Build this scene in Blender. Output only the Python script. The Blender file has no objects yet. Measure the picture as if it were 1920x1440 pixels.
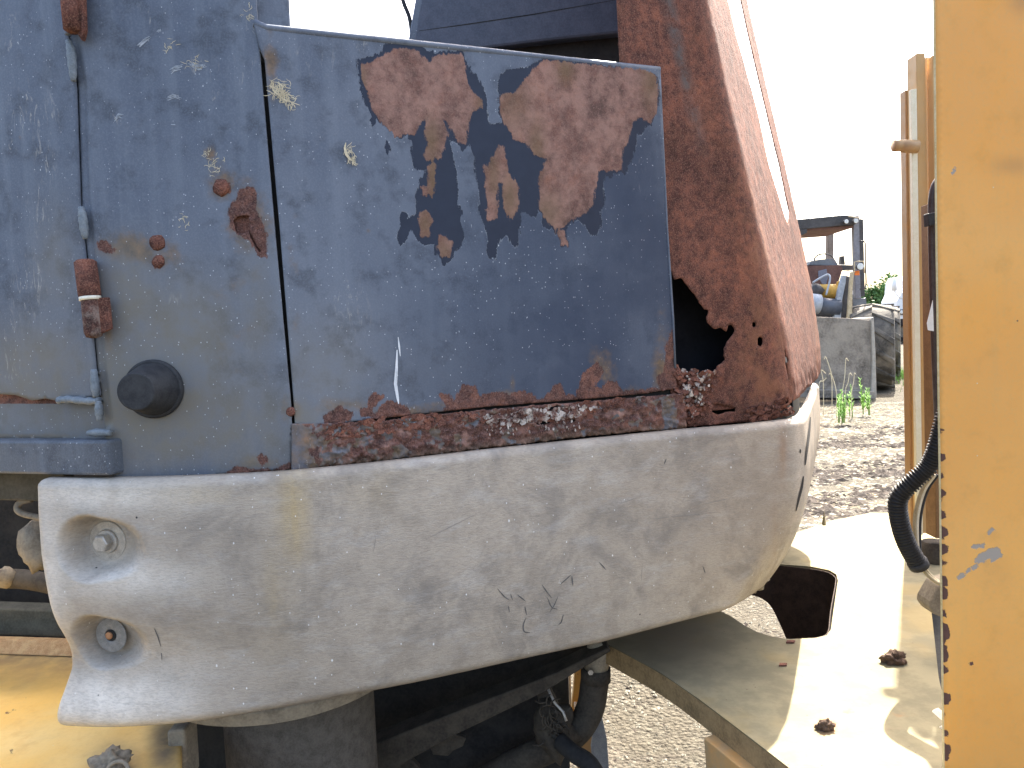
import bpy, bmesh, math, random
import numpy as np
from mathutils import Vector, Matrix, noise as mnoise
from mathutils.geometry import delaunay_2d_cdt

random.seed(7); RNG = np.random.default_rng(7)
SC = bpy.context.scene; COL = SC.collection
R = math.radians

# ------------------------------------------------------------------ camera
FPX = 1420.0; CAM = np.array([0.0, 0.0, 1.5])
PITCH = math.atan(0.063); ROLL = math.atan(0.0447)
_f = np.array([0, math.cos(PITCH), -math.sin(PITCH)]); _U = np.array([0, math.sin(PITCH), math.cos(PITCH)]); _X = np.array([1.0, 0, 0])
CR = math.cos(ROLL)*_X - math.sin(ROLL)*_U
CU = math.sin(ROLL)*_X + math.cos(ROLL)*_U
CF = _f
cd = bpy.data.cameras.new('camera'); cam = bpy.data.objects.new('camera', cd); COL.objects.link(cam)
cam.matrix_world = Matrix(((CR[0], CU[0], -CF[0], CAM[0]), (CR[1], CU[1], -CF[1], CAM[1]), (CR[2], CU[2], -CF[2], CAM[2]), (0, 0, 0, 1)))
cd.sensor_fit = 'HORIZONTAL'; cd.sensor_width = 36; cd.lens = 36*FPX/1920; cd.clip_start = 0.01; cd.clip_end = 2000
SC.camera = cam

# ------------------------------------------------------------------ sky and sun
SUN_AZ, SUN_EL = R(28.5), R(51)          # azimuth from +Y towards +X
w = bpy.data.worlds.new('World'); SC.world = w; w.use_nodes = True
wn = w.node_tree.nodes; wn.clear()
sky = wn.new('ShaderNodeTexSky'); sky.sky_type = 'NISHITA'; sky.sun_disc = False
sky.sun_elevation = SUN_EL; sky.sun_rotation = SUN_AZ; sky.dust_density = 6.0; sky.ozone_density = 0.6; sky.air_density = 1.0
bg = wn.new('ShaderNodeBackground'); bg.inputs[1].default_value = 0.138
wo = wn.new('ShaderNodeOutputWorld')
w.node_tree.links.new(sky.outputs[0], bg.inputs[0]); w.node_tree.links.new(bg.outputs[0], wo.inputs[0])
sl = bpy.data.lights.new('sun', 'SUN'); sl.energy = 4.7; sl.angle = R(0.6); sl.color = (1, 0.95, 0.86)
so = bpy.data.objects.new('sun', sl); COL.objects.link(so)
sdir = Vector((math.sin(SUN_AZ)*math.cos(SUN_EL), math.cos(SUN_AZ)*math.cos(SUN_EL), math.sin(SUN_EL)))
so.rotation_euler = sdir.to_track_quat('Z', 'Y').to_euler(); so.location = (3, 5, 8)
SC.view_settings.view_transform = 'Standard'; SC.view_settings.look = 'None'
SC.view_settings.exposure = 2.36; SC.view_settings.gamma = 1.0
SC.render.engine = 'CYCLES'; SC.cycles.max_bounces = 8; SC.cycles.diffuse_bounces = 5

# ------------------------------------------------------------------ geometry helpers
def ray(p):
    p = np.atleast_2d(np.asarray(p, float))
    return CF[None] + ((p[:, 0]-960)/FPX)[:, None]*CR[None] - ((p[:, 1]-720)/FPX)[:, None]*CU[None]
def proj(P):
    d = np.atleast_2d(P)-CAM; z = d@CF
    return np.stack([960+FPX*(d@CR)/z, 720-FPX*(d@CU)/z], 1)
def at(x, y, Y):
    d = ray((x, y))[0]; return CAM + d*(Y/d[1])
def atz(x, y, z):
    d = ray((x, y))[0]; return CAM + d*((z-CAM[2])/d[2])
class Plane:
    def __init__(s, p, n): s.p = np.asarray(p, float); s.n = np.asarray(n, float)/np.linalg.norm(n)
    def off(s, d): return Plane(s.p+s.n*d, s.n)
    def __call__(s, px):
        d = ray(px); t = ((s.p-CAM)@s.n)/(d@s.n); return CAM+d*t[:, None]
    def nrm(s, px): return np.repeat(s.n[None], len(np.atleast_2d(px)), 0)
def conv(x0, y0, k): return lambda pts: [(x0+u/k, y0+v/k) for u, v in pts]
Z1, Z2, Z3, Z4, Z5, Z6 = conv(0, 0, 3), conv(0, 400, 2.77), conv(440, 0, 2.77), conv(900, 0, 2.77), conv(520, 600, 3.31), conv(1000, 480, 3.43)
ZB = conv(860, 700, 4.174); ZH = conv(90, 400, 3.6)

def inside(pts, poly):
    pts = np.asarray(pts); x, y = pts[:, 0], pts[:, 1]; r = np.zeros(len(pts), bool)
    n = len(poly)
    for i in range(n):
        (x1, y1), (x2, y2) = poly[i], poly[(i+1) % n]
        if y1 == y2: continue
        c = ((y1 > y) != (y2 > y)) & (x < (x2-x1)*(y-y1)/(y2-y1)+x1); r ^= c
    return r
def segdist(pts, poly, closed=True):
    d = np.full(len(pts), 1e9); n = len(poly)
    for i in range(n if closed else n-1):
        a = np.array(poly[i], float); b = np.array(poly[(i+1) % n], float); ab = b-a; L = ab@ab+1e-9
        t = np.clip(((pts-a)@ab)/L, 0, 1); q = pts-a-t[:, None]*ab
        d = np.minimum(d, np.hypot(q[:, 0], q[:, 1]))
    return d
def sdf(pts, polys):
    out = np.full(len(pts), -1e9)
    for p in polys:
        d = segdist(pts, p); out = np.maximum(out, np.where(inside(pts, p), d, -d))
    return out
def enc(s, width=40): return np.clip(0.5+s/width, 0, 1)
def blobs(pts, bl):
    o = np.zeros(len(pts))
    for cx, cy, rx, ry, st in bl:
        q = ((pts[:, 0]-cx)/rx)**2+((pts[:, 1]-cy)/ry)**2; o = np.maximum(o, st*np.exp(-q*1.2))
    return o
def densify(poly, sp, closed=True):
    o = []; n = len(poly)
    for i in range(n if closed else n-1):
        a = np.array(poly[i], float); b = np.array(poly[(i+1) % n], float); k = max(1, int(np.hypot(*(b-a))/sp))
        for j in range(k): o.append(tuple(a+(b-a)*j/k))
    if not closed: o.append(tuple(poly[-1]))
    return o
def wob(poly, amp, sp=4, seed=0.0, freq=0.15):
    o = []; P = densify(poly, sp); n = len(P)
    for i, (x, y) in enumerate(P):
        v = mnoise.noise_vector(Vector((x*freq, y*freq, seed))); o.append((x+v.x*amp, y+v.y*amp))
    return o
def smooth_line(pts, k=8):
    P = [np.asarray(p, float) for p in pts]; P = [2*P[0]-P[1]]+P+[2*P[-1]-P[-2]]; o = []
    for i in range(1, len(P)-2):
        for j in range(k):
            t = j/k; a, b, c, d = P[i-1], P[i], P[i+1], P[i+2]
            o.append(0.5*((2*b)+(c-a)*t+(2*a-5*b+4*c-d)*t*t+(-a+3*b-3*c+d)*t**3))
    o.append(P[-2]); return o

def link(name, me, mat, parent=None, smooth=False):
    o = bpy.data.objects.new(name, me); COL.objects.link(o)
    if mat: me.materials.append(mat)
    if smooth: me.polygons.foreach_set('use_smooth', [True]*len(me.polygons))
    if parent:
        o.parent = parent; o.matrix_parent_inverse = Matrix.Translation(-base_of(parent))
    return o
def base_of(o):
    v = Vector((0, 0, 0))
    while o: v = v+(Vector(o.location)); o = o.parent if (o.parent and o.matrix_parent_inverse == Matrix.Identity(4)) else None
    return v
def mesh(name, V, F, mat, parent=None, smooth=False, fix=True):
    me = bpy.data.meshes.new(name); me.from_pydata([tuple(map(float, v)) for v in V], [], [tuple(map(int, f)) for f in F]); me.update()
    if fix:
        b = bmesh.new(); b.from_mesh(me); bmesh.ops.recalc_face_normals(b, faces=b.faces); b.to_mesh(me); b.free()
    return link(name, me, mat, parent, smooth)
def bevel(o, wd=0.003, seg=2):
    m = o.modifiers.new('bevel', 'BEVEL'); m.width = wd; m.segments = seg; m.limit_method = 'ANGLE'; m.angle_limit = R(40); return o
def solid(o, th):
    m = o.modifiers.new('solid', 'SOLIDIFY'); m.thickness = th; m.offset = -1; return o
def thing(name, label, cat, loc, group=None):
    o = bpy.data.objects.new(name, None); COL.objects.link(o); o.location = loc; o.empty_display_size = 0.1
    o['label'] = label; o['category'] = cat
    if group: o['group'] = group
    return o
def tag(o, label, cat, group=None):
    o['label'] = label; o['category'] = cat
    if group: o['group'] = group
    return o
def prism(name, P, ext, mat, parent=None, bv=0.002):
    P = [np.asarray(p, float) for p in P]; n = len(P); ext = np.asarray(ext, float)
    V = P+[p+ext for p in P]; F = [list(range(n)), list(range(2*n-1, n-1, -1))]+[[i, (i+1) % n, n+(i+1) % n, n+i] for i in range(n)]
    o = mesh(name, V, F, mat, parent)
    if bv: bevel(o, bv)
    return o
def slab(name, px, Y, depth, mat, parent=None, bv=0.002, ang=0.0):
    """outline traced on the upright plane at distance Y (turned by ang degrees), thick by depth"""
    n = np.array([math.sin(R(ang)), -math.cos(R(ang)), 0]); c = np.mean(np.array(px, float), 0); pl = Plane(at(c[0], c[1], Y), n)
    return prism(name, list(pl(px)), -n*depth, mat, parent, bv)
def tube(name, pts, r, mat, parent=None, sides=12, cap=True, smooth=True):
    P = [np.asarray(p, float) for p in pts]; n = len(P); rr = r if hasattr(r, '__len__') else [r]*n
    V = []; F = []; up = None
    for i in range(n):
        t = P[min(i+1, n-1)]-P[max(i-1, 0)]; t = t/(np.linalg.norm(t)+1e-9)
        if up is None: up = np.array([0, 0, 1.0]) if abs(t[2]) < 0.9 else np.array([1.0, 0, 0])
        a = np.cross(up, t); a /= np.linalg.norm(a)+1e-9; b = np.cross(t, a); up = b
        for j in range(sides):
            q = 2*math.pi*j/sides; V.append(P[i]+rr[i]*(math.cos(q)*a+math.sin(q)*b))
    for i in range(n-1):
        for j in range(sides): F.append([i*sides+j, i*sides+(j+1) % sides, (i+1)*sides+(j+1) % sides, (i+1)*sides+j])
    if cap: F += [list(range(sides)), list(range((n-1)*sides, n*sides))]
    return mesh(name, V, F, mat, parent, smooth)
def lathe(name, prof, base, axis, mat, parent=None, seg=32, smooth=True, jag=0.0):
    ax = np.asarray(axis, float); ax /= np.linalg.norm(ax); u = np.cross(ax, [0, 0, 1.0] if abs(ax[2]) < 0.9 else [1.0, 0, 0]); u /= np.linalg.norm(u); v = np.cross(ax, u)
    V = []; F = []; n = len(prof); base = np.asarray(base, float)
    for (h, r) in prof:
        for j in range(seg):
            q = 2*math.pi*j/seg; rj = r*(1+jag*mnoise.noise(Vector((math.cos(q)*2, math.sin(q)*2, h*40)))); V.append(base+ax*h+rj*(math.cos(q)*u+math.sin(q)*v))
    for i in range(n-1):
        for j in range(seg): F.append([i*seg+j, i*seg+(j+1) % seg, (i+1)*seg+(j+1) % seg, (i+1)*seg+j])
    F += [list(range(seg)), list(range((n-1)*seg, n*seg))]
    o = mesh(name, V, F, mat, parent, False)
    if smooth:
        bevel(o, 0.0012, 2); o.data.polygons.foreach_set('use_smooth', [len(p.vertices) == 4 for p in o.data.polygons])
    return o
def blob(name, c, r, mat, parent=None, amp=0.35, freq=1.6, sub=3, seed=0, sq=(1, 1, 1)):
    b = bmesh.new(); bmesh.ops.create_icosphere(b, subdivisions=sub, radius=1)
    for v in b.verts:
        k = 1+amp*(mnoise.noise(v.co*freq+Vector((seed*7.3, 1, 2)))+0.5*mnoise.noise(v.co*freq*2.7+Vector((seed, 5, 2)))+0.3*mnoise.noise(v.co*freq*6+Vector((seed, 5, 2))))
        v.co = Vector((v.co.x*k*sq[0], v.co.y*k*sq[1], v.co.z*k*sq[2]))*r+Vector(c)
    me = bpy.data.meshes.new(name); b.to_mesh(me); b.free(); return link(name, me, mat, parent, True)

def cdt(outline, holes, sp):
    outline = densify(outline, sp); holes = [densify(h, sp*0.7) for h in holes]
    O = np.array(outline); mn, mx = O.min(0), O.max(0)
    gx = np.arange(mn[0], mx[0], sp); gy = np.arange(mn[1], mx[1], sp*0.866)
    G = np.stack(np.meshgrid(gx, gy), -1).astype(float); G[1::2, :, 0] += sp/2; G = G.reshape(-1, 2)
    k = inside(G, outline) & (segdist(G, outline) > sp*0.5)
    for h in holes: k &= ~inside(G, h) & (segdist(G, h) > sp*0.4)
    G = G[k]; V = list(outline); E = [(i, (i+1) % len(outline)) for i in range(len(outline))]
    for h in holes:
        b = len(V); V += h; E += [(b+i, b+(i+1) % len(h)) for i in range(len(h))]
    V = [Vector(v) for v in V]+[Vector(g) for g in G]
    v2, e2, f2, *_ = delaunay_2d_cdt(V, E, [], 0, 1e-5)
    P = np.array([tuple(v) for v in v2]); F = np.array([f for f in f2 if len(f) == 3])
    c = P[F].mean(1); k = inside(c, outline)
    for h in holes: k &= ~inside(c, h)
    return P, F[k]
def sheet(name, outline, surf, mat, parent=None, holes=(), sp=5, attrs=None, disp=None, th=0.003, domain=None, smooth=True):
    """a metal sheet: outline in the 2D domain, mapped onto surf, dense enough to carry rust maps"""
    P, F = cdt(outline, list(holes), sp)
    W = surf(P)
    if disp is not None: W = W+surf.nrm(P)*disp(P)[:, None]
    f = F[len(F)//2]; nn = np.cross(W[f[1]]-W[f[0]], W[f[2]]-W[f[0]])
    if nn@(CAM-W[f[0]]) < 0: F = F[:, ::-1]
    o = mesh(name, W, F, mat, parent, smooth, fix=False)
    for k, fn in (attrs or {}).items():
        a = o.data.attributes.new(k, 'FLOAT', 'POINT'); a.data.foreach_set('value', np.asarray(fn(P), np.float32))
    if th: solid(o, th)
    return o
def ribbons(name, surf, strokes, mat, parent, off=0.0006):
    """thin strokes lying on a surface: each (pixel polyline, width in px)"""
    V = []; F = []
    for pl, wd in strokes:
        L = np.array(pl, float); n = len(L); T = np.gradient(L, axis=0); T /= np.linalg.norm(T, axis=1)[:, None]+1e-9; N = np.stack([-T[:, 1], T[:, 0]], 1)
        k = np.sin(np.linspace(0.15, math.pi-0.15, n))**0.6*wd/2
        A = L+N*k[:, None]; B = L-N*k[:, None]; b = len(V); q = np.vstack([A, B]); W = surf(q)+surf.nrm(q)*off
        V += list(W); F += [[b+i, b+i+1, b+n+i+1, b+n+i] for i in range(n-1)]
    return mesh(name, V, F, mat, parent, fix=False)
def squiggle(x, y, ang, L, curl, n=7):
    o = []; a = ang
    for i in range(n): o.append((x, y)); x += math.cos(a)*L/n; y += math.sin(a)*L/n; a += random.uniform(-curl, curl)
    return o

# ------------------------------------------------------------------ material helpers
class B:
    def __init__(s, name):
        s.m = bpy.data.materials.new(name); s.m.use_nodes = True; s.t = s.m.node_tree; s.t.nodes.clear()
        s.tc = s.t.nodes.new('ShaderNodeTexCoord').outputs['Object']
    def n(s, k): return s.t.nodes.new(k)
    def put(s, sock, v):
        if hasattr(v, 'is_output'): s.t.links.new(v, sock)
        elif isinstance(v, (tuple, list)) and len(v) == 3 and sock.type == 'RGBA': sock.default_value = (*v, 1)
        else: sock.default_value = v
    def map(s, sc, rot=(0, 0, 0)):
        m = s.n('ShaderNodeMapping'); s.put(m.inputs['Vector'], s.tc); m.inputs['Scale'].default_value = sc; m.inputs['Rotation'].default_value = rot; return m.outputs[0]
    def noise(s, scale, detail=5, rough=0.55, vec=None, dist=0.0, col=False):
        k = s.n('ShaderNodeTexNoise'); s.put(k.inputs['Vector'], vec or s.tc); k.inputs['Scale'].default_value = scale; k.inputs['Detail'].default_value = detail
        k.inputs['Roughness'].default_value = rough; k.inputs['Distortion'].default_value = dist; return k.outputs[1 if col else 0]
    def vor(s, scale, vec=None, feat='F1', rnd=1.0):
        k = s.n('ShaderNodeTexVoronoi'); k.feature = feat; s.put(k.inputs['Vector'], vec or s.tc); k.inputs['Scale'].default_value = scale; k.inputs['Randomness'].default_value = rnd; return k.outputs['Distance'], k.outputs.get('Color')
    def math(s, op, a, b=0.0, clamp=False):
        k = s.n('ShaderNodeMath'); k.operation = op; k.use_clamp = clamp; s.put(k.inputs[0], a); s.put(k.inputs[1], b); return k.outputs[0]
    def mr(s, v, a, b, c=0.0, d=1.0, smooth=True):
        k = s.n('ShaderNodeMapRange'); k.interpolation_type = 'SMOOTHSTEP' if smooth else 'LINEAR'; k.clamp = True; s.put(k.inputs[0], v)
        for i, q in enumerate((a, b, c, d)): s.put(k.inputs[i+1], q)
        return k.outputs[0]
    def ramp(s, f, stops):
        k = s.n('ShaderNodeValToRGB'); s.put(k.inputs[0], f); e = k.color_ramp.elements
        while len(e) < len(stops): e.new(0.5)
        for q, (p, c) in zip(e, stops): q.position = p; q.color = (*c, 1)
        return k.outputs[0]
    def mix(s, f, a, b, mode='MIX'):
        k = s.n('ShaderNodeMix'); k.data_type = 'RGBA'; k.blend_type = mode; s.put(k.inputs[0], f); s.put(k.inputs[6], a); s.put(k.inputs[7], b); return k.outputs[2]
    def mixf(s, f, a, b):
        k = s.n('ShaderNodeMix'); k.data_type = 'FLOAT'; s.put(k.inputs[0], f); s.put(k.inputs[2], a); s.put(k.inputs[3], b); return k.outputs[0]
    def attr(s, name):
        k = s.n('ShaderNodeAttribute'); k.attribute_name = name; return k.outputs['Fac']
    def sep(s, c):
        k = s.n('ShaderNodeSeparateColor'); s.put(k.inputs[0], c); return k.outputs
    def bump(s, h, st=0.3, dist=0.002, nrm=None):
        k = s.n('ShaderNodeBump'); k.inputs['Strength'].default_value = st; k.inputs['Distance'].default_value = dist; s.put(k.inputs['Height'], h)
        if nrm: s.put(k.inputs['Normal'], nrm)
        return k.outputs[0]
    def out(s, col, rough=0.6, nrm=None, metal=0.0, spec=0.4, trans=None):
        p = s.n('ShaderNodeBsdfPrincipled'); s.put(p.inputs['Base Color'], col); s.put(p.inputs['Roughness'], rough); s.put(p.inputs['Metallic'], metal); s.put(p.inputs['Specular IOR Level'], spec)
        if nrm: s.put(p.inputs['Normal'], nrm)
        o = s.n('ShaderNodeOutputMaterial'); s.t.links.new(p.outputs[0], o.inputs[0]); return s.m
    def specks(s, scale, size, keep, vec=None):
        d, c = s.vor(scale, vec); r = s.sep(c)
        a = s.mr(d, size*0.6, size, 1, 0); return s.math('MULTIPLY', a, s.math('GREATER_THAN', r[0], 1-keep))

def rust_nodes(b, tone=None):
    n1 = b.noise(9, 6, 0.62); n2 = b.noise(70, 5, 0.65); n3 = b.noise(480, 3, 0.6)
    n4 = b.noise(26, 5, 0.7, None, 0.8); f = b.math('ADD', b.math('MULTIPLY', n1, 0.30), b.math('ADD', b.math('MULTIPLY', n2, 0.42), b.math('MULTIPLY', n4, 0.28)))
    c = b.ramp(f, [(0.36, (0.036, 0.022, 0.022)), (0.44, (0.074, 0.040, 0.036)), (0.51, (0.125, 0.063, 0.053)), (0.58, (0.190, 0.090, 0.068)), (0.68, (0.29, 0.135, 0.085))])
    c = b.mix(b.mr(n3, 0.50, 0.68, 0, 0.55), c, (0.25, 0.165, 0.14))
    c = b.mix(b.mr(n3, 0.46, 0.32, 0, 0.75), c, (0.032, 0.020, 0.019))
    c = b.mix(b.math('MULTIPLY', b.specks(190, 0.22, 0.22), 0.7), c, (0.025, 0.016, 0.015))
    c = b.mix(1.0, c, (1.0, 0.94, 0.88), 'MULTIPLY')
    h = b.math('ADD', b.math('MULTIPLY', n2, 0.8), b.math('MULTIPLY', n3, 0.5))
    return c, h
def mat_paint(name='blue_grey_paint', c1=(0.096, 0.116, 0.156), c2=(0.150, 0.172, 0.212)):
    b = B(name)
    streak = b.noise(1.0, 5, 0.6, b.map((38, 38, 2.2))); big = b.noise(3.2, 4, 0.55); med = b.noise(26, 6, 0.6); fine = b.noise(420, 2, 0.5)
    c = b.mix(b.mr(big, 0.35, 0.68), c1, c2)
    c = b.mix(b.mr(streak, 0.45, 0.72, 0, 0.45), c, (0.170, 0.196, 0.238))
    c = b.mix(b.mr(med, 0.48, 0.68, 0, 0.60), c, (0.056, 0.066, 0.084))
    c = b.mix(b.mr(fine, 0.4, 0.7, 0, 0.22), c, (0.22, 0.25, 0.30))
    c = b.mix(b.math('MULTIPLY', b.attr('reflect_dark'), b.mr(b.noise(3.5, 5), 0.3, 0.62, 0.3, 0.9)), c, (0.032, 0.046, 0.080))  # dark reflections on the door's right side, painted into the colour
    # brown film and pale scuffs where the maps ask for them
    st = b.attr('stain'); sm = b.mr(b.math('ADD', st, b.math('MULTIPLY', b.math('SUBTRACT', b.noise(24, 6, 0.7), 0.5), 1.5)), 0.30, 0.95, 0, 0.92)
    sc = b.ramp(b.noise(60, 4, 0.7), [(0.35, (0.10, 0.072, 0.050)), (0.55, (0.175, 0.115, 0.065)), (0.7, (0.27, 0.15, 0.075))])
    sm = b.math('MULTIPLY', sm, b.mr(st, 0.02, 0.15)); c = b.mix(sm, c, sc)
    gr = b.attr('grime_tone'); c = b.mix(b.math('MULTIPLY', b.mr(gr, 0.0, 1.0), b.mr(med, 0.25, 0.65, 0.45, 0.95)), c, (0.190, 0.175, 0.142))
    su = b.attr('scuff_and_light'); v = b.noise(1.0, 7, 0.75, b.map((95, 95, 26)), 1.5)
    c = b.mix(b.math('MULTIPLY', b.mr(su, 0.05, 0.6), b.mr(v, 0.55, 0.68, 0, 0.8)), c, (0.42, 0.40, 0.36))
    for scale, size, keep in ((48, 0.055, 0.6), (95, 0.085, 0.5), (190, 0.15, 0.32)):
        c = b.mix(b.math('MULTIPLY', b.specks(scale, size, keep, b.map((1, 1, 0.75))), b.mr(b.noise(4, 3), 0.38, 0.6, 0.25, 0.95)), c, (0.55, 0.57, 0.60))
    e1 = b.math('ADD', b.math('MULTIPLY', b.math('SUBTRACT', b.noise(1.0, 5, 0.65, b.map((150, 150, 45))), 0.5), 0.5), b.math('MULTIPLY', b.math('SUBTRACT', b.noise(110, 6, 0.7), 0.5), 0.30)); e1 = b.math('ADD', e1, b.math('MULTIPLY', b.math('SUBTRACT', b.noise(420, 3, 0.7), 0.5), 0.13))
    pr = b.math('ADD', b.attr('primer'), e1); ru = b.math('ADD', b.attr('rust'), b.math('MULTIPLY', e1, 0.9))
    lip = b.math('MULTIPLY', b.mr(pr, 0.455, 0.48), b.mr(pr, 0.49, 0.475)); c = b.mix(b.math('MULTIPLY', lip, b.mr(b.noise(30, 3), 0.45, 0.6, 0, 0.8)), c, (0.30, 0.33, 0.36))
    pm = b.mr(pr, 0.485, 0.505); rm = b.mr(ru, 0.465, 0.54)
    pc = b.mix(b.noise(40, 5, 0.6), (0.013, 0.018, 0.034), (0.026, 0.034, 0.058))
    c = b.mix(pm, c, pc)
    rc, rh = rust_nodes(b); rc = b.mix(b.math('MULTIPLY', b.attr('bleach'), b.mr(b.noise(34, 6, 0.7), 0.35, 0.65, 0.15, 0.62)), rc, (0.43, 0.255, 0.200))
    tint = b.attr('ochre'); rc = b.mix(b.math('MULTIPLY', tint, 0.75), rc, (0.155, 0.105, 0.055))
    c = b.mix(rm, c, rc)
    rough = b.mixf(rm, b.mixf(pm, b.mr(med, 0.3, 0.7, 0.42, 0.60), 0.46), 0.9)
    paint_h = b.math('SUBTRACT', 1.0, b.math('MAXIMUM', pm, b.math('MULTIPLY', rm, 0.8)))
    h = b.math('ADD', b.math('MULTIPLY', paint_h, 1.0), b.math('MULTIPLY', b.math('MULTIPLY', rh, rm), 0.9))
    h = b.math('ADD', h, b.math('MULTIPLY', fine, 0.06)); h = b.math('ADD', h, b.math('MULTIPLY', b.noise(5, 2), 1.2))
    return b.out(c, rough, b.bump(h, 0.75, 0.0011), spec=0.28)
def mat_rust(name='rust', pale=0.0, attr=False):
    b = B(name); c, h = rust_nodes(b)
    if attr:
        c = b.mix(1.0, c, (1.22, 1.08, 0.98), 'MULTIPLY'); g = b.attr('grime_tone'); c = b.mix(b.math('MULTIPLY', g, b.mr(b.noise(35, 6, 0.7), 0.35, 0.6)), c, (0.11, 0.105, 0.10))
        o = b.attr('stain'); c = b.mix(b.math('MULTIPLY', o, b.mr(b.noise(28, 6, 0.7), 0.4, 0.62, 0, 0.6)), c, (0.27, 0.125, 0.07))
    if pale: c = b.mix(b.mr(b.noise(55, 5, 0.7), 0.40, 0.62, 0, pale), c, (0.60, 0.54, 0.47))
    return b.out(c, 0.92, b.bump(h, 0.85, 0.0022), spec=0.2)
def mat_plain(name, c1, c2, scale=30, rough=0.7, bmp=0.25, dist=0.002, metal=0.0, spec=0.35, dust=None, specks=False):
    b = B(name); n1 = b.noise(scale, 6, 0.62); n2 = b.noise(scale*7, 3, 0.6); c = b.mix(b.mr(n1, 0.32, 0.68), c1, c2)
    c = b.mix(b.mr(n2, 0.35, 0.7, 0, 0.25), c, tuple(min(1, q*1.7) for q in c2))
    if dust: c = b.mix(b.mr(b.noise(scale*0.45, 5, 0.65), 0.42, 0.66, 0, 0.75), c, dust)
    if specks: c = b.mix(b.specks(80, 0.08, 0.3), c, (0.6, 0.6, 0.58))
    return b.out(c, rough, b.bump(b.math('ADD', n1, b.math('MULTIPLY', n2, 0.4)), bmp, dist), metal, spec)

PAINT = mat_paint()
RUST = mat_rust('rust_brown', attr=True); RUSTP = mat_rust('rust_pale_scale', 0.85)
DARK = mat_plain('dark_shade_grime', (0.012, 0.012, 0.013), (0.03, 0.028, 0.026), 20, 0.85)  # near black; also stands in for shade in gaps and seams
DUSTDARK = mat_plain('dusty_dark_steel', (0.035, 0.029, 0.023), (0.075, 0.062, 0.046), 25, 0.9)
RUBBER = mat_plain('black_rubber', (0.020, 0.021, 0.024), (0.040, 0.041, 0.043), 60, 0.65, 0.15, spec=0.25)
STEEL = mat_plain('dusty_steel', (0.34, 0.31, 0.27), (0.50, 0.46, 0.40), 90, 0.45, 0.3, metal=0.45)
CREAM = mat_plain('cream', (0.68, 0.62, 0.45), (0.78, 0.73, 0.58), 60, 0.6, 0.1)
STRAW = mat_plain('dried_straw', (0.50, 0.42, 0.27), (0.62, 0.54, 0.38), 80, 0.9, 0.1)
WHITE = mat_plain('white_scrape', (0.62, 0.64, 0.66), (0.75, 0.76, 0.78), 80, 0.8, 0.1)
SCRATCH = mat_plain('dark_scratch', (0.07, 0.066, 0.062), (0.13, 0.12, 0.112), 80, 0.9, 0.1)
WELD = mat_plain('painted_weld', (0.12, 0.145, 0.165), (0.19, 0.215, 0.235), 70, 0.45, 0.4)

# =================================================================== the setting
def mat_ground():
    b = B('gravel_ground'); n0 = b.noise(0.55, 5, 0.6); n1 = b.noise(6, 6, 0.65); n2 = b.noise(45, 5, 0.7); n3 = b.noise(1.0, 6, 0.65, b.map((1.1, 3.2, 1)))
    d, cc = b.vor(55); c = b.mix(b.mr(n2, 0.3, 0.7), (0.042, 0.036, 0.027), (0.128, 0.114, 0.086))
    c = b.mix(b.mr(n1, 0.40, 0.62, 0, 0.5), c, (0.078, 0.066, 0.047))
    c = b.mix(b.mr(n3, 0.55, 0.66, 0, 0.7), c, (0.045, 0.036, 0.030))
    c = b.mix(b.mr(n0, 0.55, 0.70, 0, 0.4), c, (0.15, 0.12, 0.095))
    h = b.math('ADD', b.math('MULTIPLY', n2, 0.6), b.math('SUBTRACT', b.math('MULTIPLY', n1, 1.2), b.math('MULTIPLY', d, 0.5)))
    return b.out(c, 0.95, b.bump(h, 1.0, 0.03), spec=0.15)
GROUND = mat_ground()
def ground():
    V = []; F = []; xs = np.concatenate([np.linspace(-400, -8, 10), np.linspace(-6, 16, 120), np.linspace(20, 500, 12)]); ys = np.concatenate([np.linspace(-60, -3, 6), np.linspace(-2, 22, 140), np.linspace(25, 700, 14)])
    for y in ys:
        for x in xs:
            k = 1.0 if (-6 <= x <= 16 and -2 <= y <= 22) else 0.0
            near = max(0.0, min(1.0, (26-y)/8)); z = 0.035*k*near*(mnoise.noise(Vector((x*0.8, y*1.6, 0)))+0.5*mnoise.noise(Vector((x*2.6, y*4.2, 3)))) ; V.append((x, y, z-0.02*k))
    n = len(xs)
    for j in range(len(ys)-1):
        for i in range(n-1): F.append((j*n+i, j*n+i+1, (j+1)*n+i+1, (j+1)*n+i))
    o = mesh('ground', V, F, GROUND, None, True, fix=False); o['kind'] = 'structure'
ground()

# =================================================================== the rusted machine
A0 = at(535, 640, 1.1)
d2 = np.array([math.cos(R(22.5)), math.sin(R(22.5)), 0]); n2 = np.array([d2[1], -d2[0], 0])
d1 = np.array([math.cos(R(1)), math.sin(R(1)), 0]); n1 = np.array([d1[1], -d1[0], 0])
P2 = Plane(A0, n2); P1 = Plane(A0, n1)
B0 = P1([(165, 640)])[0]
d0 = np.array([math.cos(R(-18)), math.sin(R(-18)), 0]); n0 = np.array([d0[1], -d0[0], 0]); P0 = Plane(B0, n0)

machine = thing('rusted_machine', 'blue grey machine housing with peeling paint, rusted corner post and grey plastic bumper', 'machine', (0, 1.6, 0))

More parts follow.
